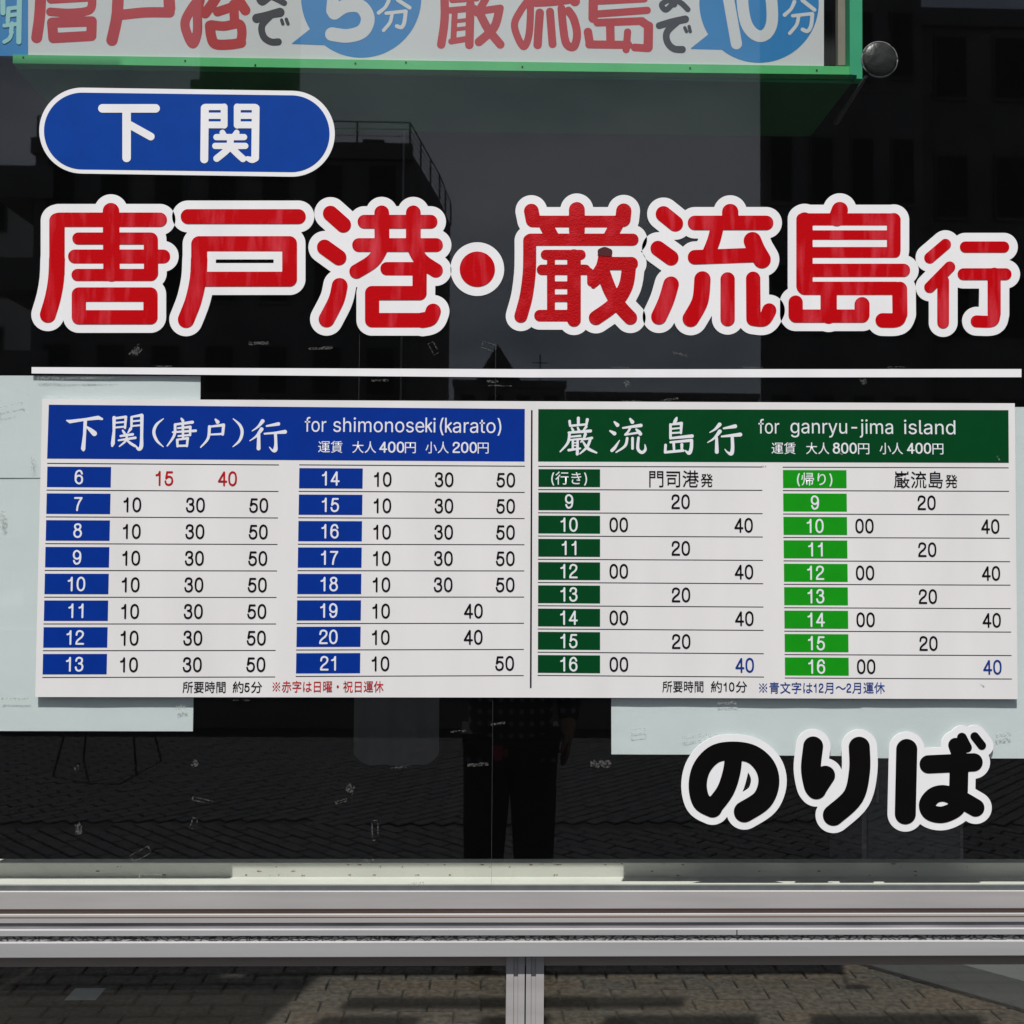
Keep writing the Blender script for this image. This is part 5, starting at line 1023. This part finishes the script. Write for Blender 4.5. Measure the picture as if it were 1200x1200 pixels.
# dark low wall, cloth banner, folding easel
Lp = mirror_at(-260, 857, 7.6); Rp = mirror_at(722, 857, 7.6)
pl = empty('low_wall', ((Lp.x + Rp.x) / 2, -7.7, 0), 'dark low wall across the paving mirrored just below the board', 'wall')
box('wall_body', Lp.x, Rp.x, -7.9, -7.6, .003, .82, M['concrete_dark'], pl, .01)
box('coping', Lp.x - .03, Rp.x + .03, -7.94, -7.56, .822, .88, M['far_roof'], pl, .008)
ba, bb2 = at(416, 740, 2.9), at(514, 897, 2.9)
bn = empty('cloth_banner', ((ba.x + bb2.x) / 2, 2.9, ba.z), 'dim grey cloth banner hanging inside, showing below the blue half of the board', 'banner')
bv, bf = [], []; NX, NZ = 24, 16
for k in range(NZ + 1):
    for i in range(NX + 1):
        u, v = i / NX, k / NZ; x = ba.x + (bb2.x - ba.x) * u; z = ba.z + (bb2.z - ba.z) * v
        if v > .8: z += (abs(2 * u - 1) ** 6) * .05 * (v - .8) / .2
        bv.append((x, 2.9 + .012 * math.sin(u * 19 + v) * (.3 + .7 * v), z))
q_ = len(bv); bv += [(x, y + .002, z) for x, y, z in bv]
for k in range(NZ):
    for i in range(NX):
        a0 = k * (NX + 1) + i; f_ = (a0, a0 + NX + 1, a0 + NX + 2, a0 + 1); bf += [f_, tuple(p + q_ for p in f_[::-1])]
mb_ = MB(); mb_.add(bv, bf); mb_.build('cloth', M['tub'], bn, True)
MB().tube([(ba.x - .05, 2.9, ba.z + .01), (bb2.x + .05, 2.9, ba.z + .01)], .012, 8).build('rod', M['steel'], bn, True)
MB().tube([((ba.x + bb2.x) / 2, 2.92, ba.z + .01), ((ba.x + bb2.x) / 2, 2.92, 5.7)], .005, 6).build('cord', M['steel'], bn)
fl, fr_ = mirror_at(62, 900, 5.6), mirror_at(160, 900, 5.6)
fs = empty('folding_sign', ((fl.x + fr_.x) / 2, -5.9, 0), 'black folding easel mirrored below the left papers', 'easel')
mxx = (fl.x + fr_.x) / 2
for s_, x in ((-1, fl.x), (1, fr_.x)):
    for yy in (-5.6, -6.15): MB().tube([(x, yy, .004), (mxx + s_ * .10, -5.87, 1.15)], .008, 6).build('leg', M['shoe'], fs)
MB().tube([(mxx - .12, -5.87, 1.15), (mxx + .12, -5.87, 1.15)], .016, 6).build('crossbar', M['shoe'], fs)

# ================================================================== THE PHOTOGRAPHER, SEEN IN THE GLASS
def skinned(name, J, E_, mt, parent, root, sub=2):
    names = list(J); ix = {n_: i for i, n_ in enumerate(names)}
    me = bpy.data.meshes.new(name); me.from_pydata([J[n_][:3] for n_ in names], [(ix[a], ix[b]) for a, b in E_], []); me.materials.append(mt)
    ob = bpy.data.objects.new(name, me); COL.objects.link(ob)
    sk = ob.modifiers.new('skin', 'SKIN'); sk.use_smooth_shade = True
    ob.modifiers.new('sub', 'SUBSURF').levels = sub; ob.modifiers['sub'].render_levels = sub
    for n_, v in zip(names, me.skin_vertices[0].data):
        r = J[n_][3]; r = r if isinstance(r, tuple) else (r, r); v.radius = r; v.use_root = (n_ == root)
    dg = bpy.context.evaluated_depsgraph_get(); m2 = bpy.data.meshes.new_from_object(ob.evaluated_get(dg))
    bpy.data.objects.remove(ob)
    m2.name = name
    if not m2.materials: m2.materials.append(mt)
    n = len(m2.vertices); a = np.empty(n * 3); m2.vertices.foreach_get('co', a); a = a.reshape(-1, 3); c = (a.min(0) + a.max(0)) / 2
    m2.vertices.foreach_set('co', (a - c).ravel()); m2.update()
    m2.polygons.foreach_set('use_smooth', [True] * len(m2.polygons))
    return link(name, m2, parent, tuple(c))
PY = -2.17
J = {'pelvis': (.10, PY, .94, (.14, .10)), 'waist': (.10, PY, 1.08, (.125, .09)), 'chest': (.10, PY + .01, 1.28, (.15, .10)), 'upper': (.10, PY, 1.40, (.13, .085)), 'neck': (.10, PY + .01, 1.48, .055),
     'jaw': (.10, PY + .045, 1.555, (.052, .06)), 'head': (.10, PY + .03, 1.635, (.074, .09)), 'crown': (.10, PY + .015, 1.705, (.06, .072)),
     'sr': (.275, PY, 1.405, .058), 'er': (.330, PY - .05, 1.15, .043), 'wr': (.318, PY + .06, .97, .028), 'pr': (.312, PY + .075, .905, (.020, .036)),
     'sl': (-.075, PY, 1.405, .058), 'el': (-.11, PY + .08, 1.15, .043), 'wl': (-.075, PY + .27, 1.38, .028), 'pl': (-.068, PY + .30, 1.445, (.034, .018)),
     'hr': (.185, PY, .86, .088), 'kr': (.19, PY + .02, .48, .060), 'ar': (.19, PY - .02, .09, .042), 'tr': (.20, PY + .14, .04, .034),
     'hl': (.015, PY, .86, .088), 'kl': (.0, PY + .03, .48, .060), 'al': (-.005, PY - .02, .09, .042), 'tl': (-.015, PY + .14, .04, .034)}
E_ = [('pelvis', 'waist'), ('waist', 'chest'), ('chest', 'upper'), ('upper', 'neck'), ('neck', 'jaw'), ('jaw', 'head'), ('head', 'crown'), ('upper', 'sr'), ('sr', 'er'), ('er', 'wr'), ('wr', 'pr'),
      ('upper', 'sl'), ('sl', 'el'), ('el', 'wl'), ('wl', 'pl'), ('pelvis', 'hr'), ('hr', 'kr'), ('kr', 'ar'), ('ar', 'tr'), ('pelvis', 'hl'), ('hl', 'kl'), ('kl', 'al'), ('al', 'tl')]
def fing(base, key, tips):
    prev_all = []
    for k, pts in enumerate(tips):
        prev = base
        for q, p in enumerate(pts):
            n_ = '%s%d_%d' % (key, k, q); J[n_] = (*p, .0095 - q * .0012); E_.append((prev, n_)); prev = n_
fing('pr', 'fr', [[(.312, PY + .105, .865), (.305, PY + .110, .835), (.295, PY + .105, .820)], [(.310, PY + .088, .855), (.303, PY + .092, .822), (.291, PY + .088, .806)], [(.308, PY + .070, .855), (.300, PY + .072, .824), (.289, PY + .068, .808)],
                  [(.306, PY + .052, .862), (.299, PY + .052, .836), (.289, PY + .05, .822)], [(.300, PY + .112, .905), (.292, PY + .130, .882), (.287, PY + .132, .862)]])
fing('pl', 'fl', [[(-.045, -1.868, 1.50), (-.047, -1.846, 1.52), (-.035, -1.826, 1.528)], [(-.050, -1.866, 1.485), (-.047, -1.842, 1.50), (-.035, -1.824, 1.507)], [(-.055, -1.864, 1.465), (-.047, -1.840, 1.48), (-.035, -1.823, 1.487)],
                  [(-.058, -1.862, 1.45), (-.048, -1.840, 1.462), (-.038, -1.824, 1.467)], [(-.035, -1.872, 1.455), (-.020, -1.858, 1.485), (-.010, -1.852, 1.505)]])
man = empty('person', (.10, PY, 0), 'photographer in dark plaid shirt and dark trousers mirrored in the glass, holding up a phone', 'person')
skinned('body', J, E_, M['skin'], man, 'pelvis')
def grown(keys, g): return {k: (*J[k][:3], tuple(r + g for r in J[k][3]) if isinstance(J[k][3], tuple) else J[k][3] + g) for k in keys}
Js = grown(['waist', 'chest', 'upper', 'sr', 'er', 'sl', 'el'], .018); Js['hem'] = (.10, PY, .86, (.185, .125)); Js['mid'] = (.10, PY, .97, (.17, .12)); Js['cr'] = (.317, PY + .062, .955, .042); Js['cl'] = (-.082, PY + .245, 1.352, .040)
skinned('shirt', Js, [('hem', 'mid'), ('mid', 'waist'), ('waist', 'chest'), ('chest', 'upper'), ('upper', 'sr'), ('sr', 'er'), ('er', 'cr'), ('upper', 'sl'), ('sl', 'el'), ('el', 'cl')], M['shirt'], man, 'mid')
Jt = grown(['pelvis', 'hr', 'kr', 'hl', 'kl'], .024); Jt['cr'] = (.19, PY - .02, .07, .068); Jt['cl'] = (-.005, PY - .02, .07, .068)
skinned('trousers', Jt, [('pelvis', 'hr'), ('hr', 'kr'), ('kr', 'cr'), ('pelvis', 'hl'), ('hl', 'kl'), ('kl', 'cl')], M['trousers'], man, 'pelvis')
for x in (.19, -.005):
    skinned('shoe', {'h': (x, PY - .05, .045, (.045, .045)), 'm': (x + (.004 if x > .1 else -.004), PY + .07, .04, (.048, .038)), 't': (x + (.01 if x > .1 else -.01), PY + .17, .035, (.042, .032))}, [('h', 'm'), ('m', 't')], M['shoe'], man, 'h')
skinned('hair', {'a': (.10, PY - .035, 1.625, (.080, .065)), 'b': (.10, PY - .01, 1.70, (.082, .085)), 'c': (.10, PY + .05, 1.735, (.066, .05))}, [('a', 'b'), ('b', 'c')], M['hair'], man, 'b')
for s_ in (-1, 1):
    e_m = MB().tube([(.10 + s_ * .030, PY + .112, 1.645), (.10 + s_ * .030, PY + .122, 1.645)], [.012, .006], 10).build('eye', M['hair'], man)
    MB().tube([(.10 + s_ * .076, PY + .02, 1.62), (.10 + s_ * .092, PY + .01, 1.66)], [.012, .016], 8).build('ear', M['skin'], man, True)
MB().tube([(.10, PY + .112, 1.645), (.10, PY + .138, 1.605), (.10, PY + .118, 1.598)], [.008, .014, .010], 8).build('nose', M['skin'], man, True)
MB().tube([(.078, PY + .108, 1.570), (.10, PY + .116, 1.568), (.122, PY + .108, 1.570)], [.003, .006, .003], 6).build('mouth', M['pink'], man, True)
ph = empty('phone', (.0, -1.828, 1.555), 'dark phone held up in front of the photographer\'s face', 'phone')
box('phone_case', -.036, .036, -1.836, -1.828, 1.46, 1.612, M['shoe'], ph, .003)
box('screen', -.033, .033, -1.8375, -1.8362, 1.465, 1.607, M['far_glass'], ph)
pc = mirror_at(583, 884, 2.02)
pu = empty('pouch', tuple(pc), 'small pink and orange pouch hanging at the photographer\'s hip', 'pouch')
skinned('pouch_body', {'a': (pc.x, pc.y, pc.z - .025, .018), 'b': (pc.x, pc.y, pc.z + .01, .022), 'c': (pc.x, pc.y, pc.z + .03, .010)}, [('a', 'b'), ('b', 'c')], M['pink'], pu, 'b')
skinned('tassel', {'a': (pc.x + .028, pc.y, pc.z - .012, .010), 'b': (pc.x + .030, pc.y, pc.z + .022, .013)}, [('a', 'b')], M['orange'], pu, 'a')
MB().tube([(pc.x, pc.y, pc.z + .03), (pc.x + .02, pc.y - .03, pc.z + .12)], .003, 5).build('strap', M['shoe'], pu)
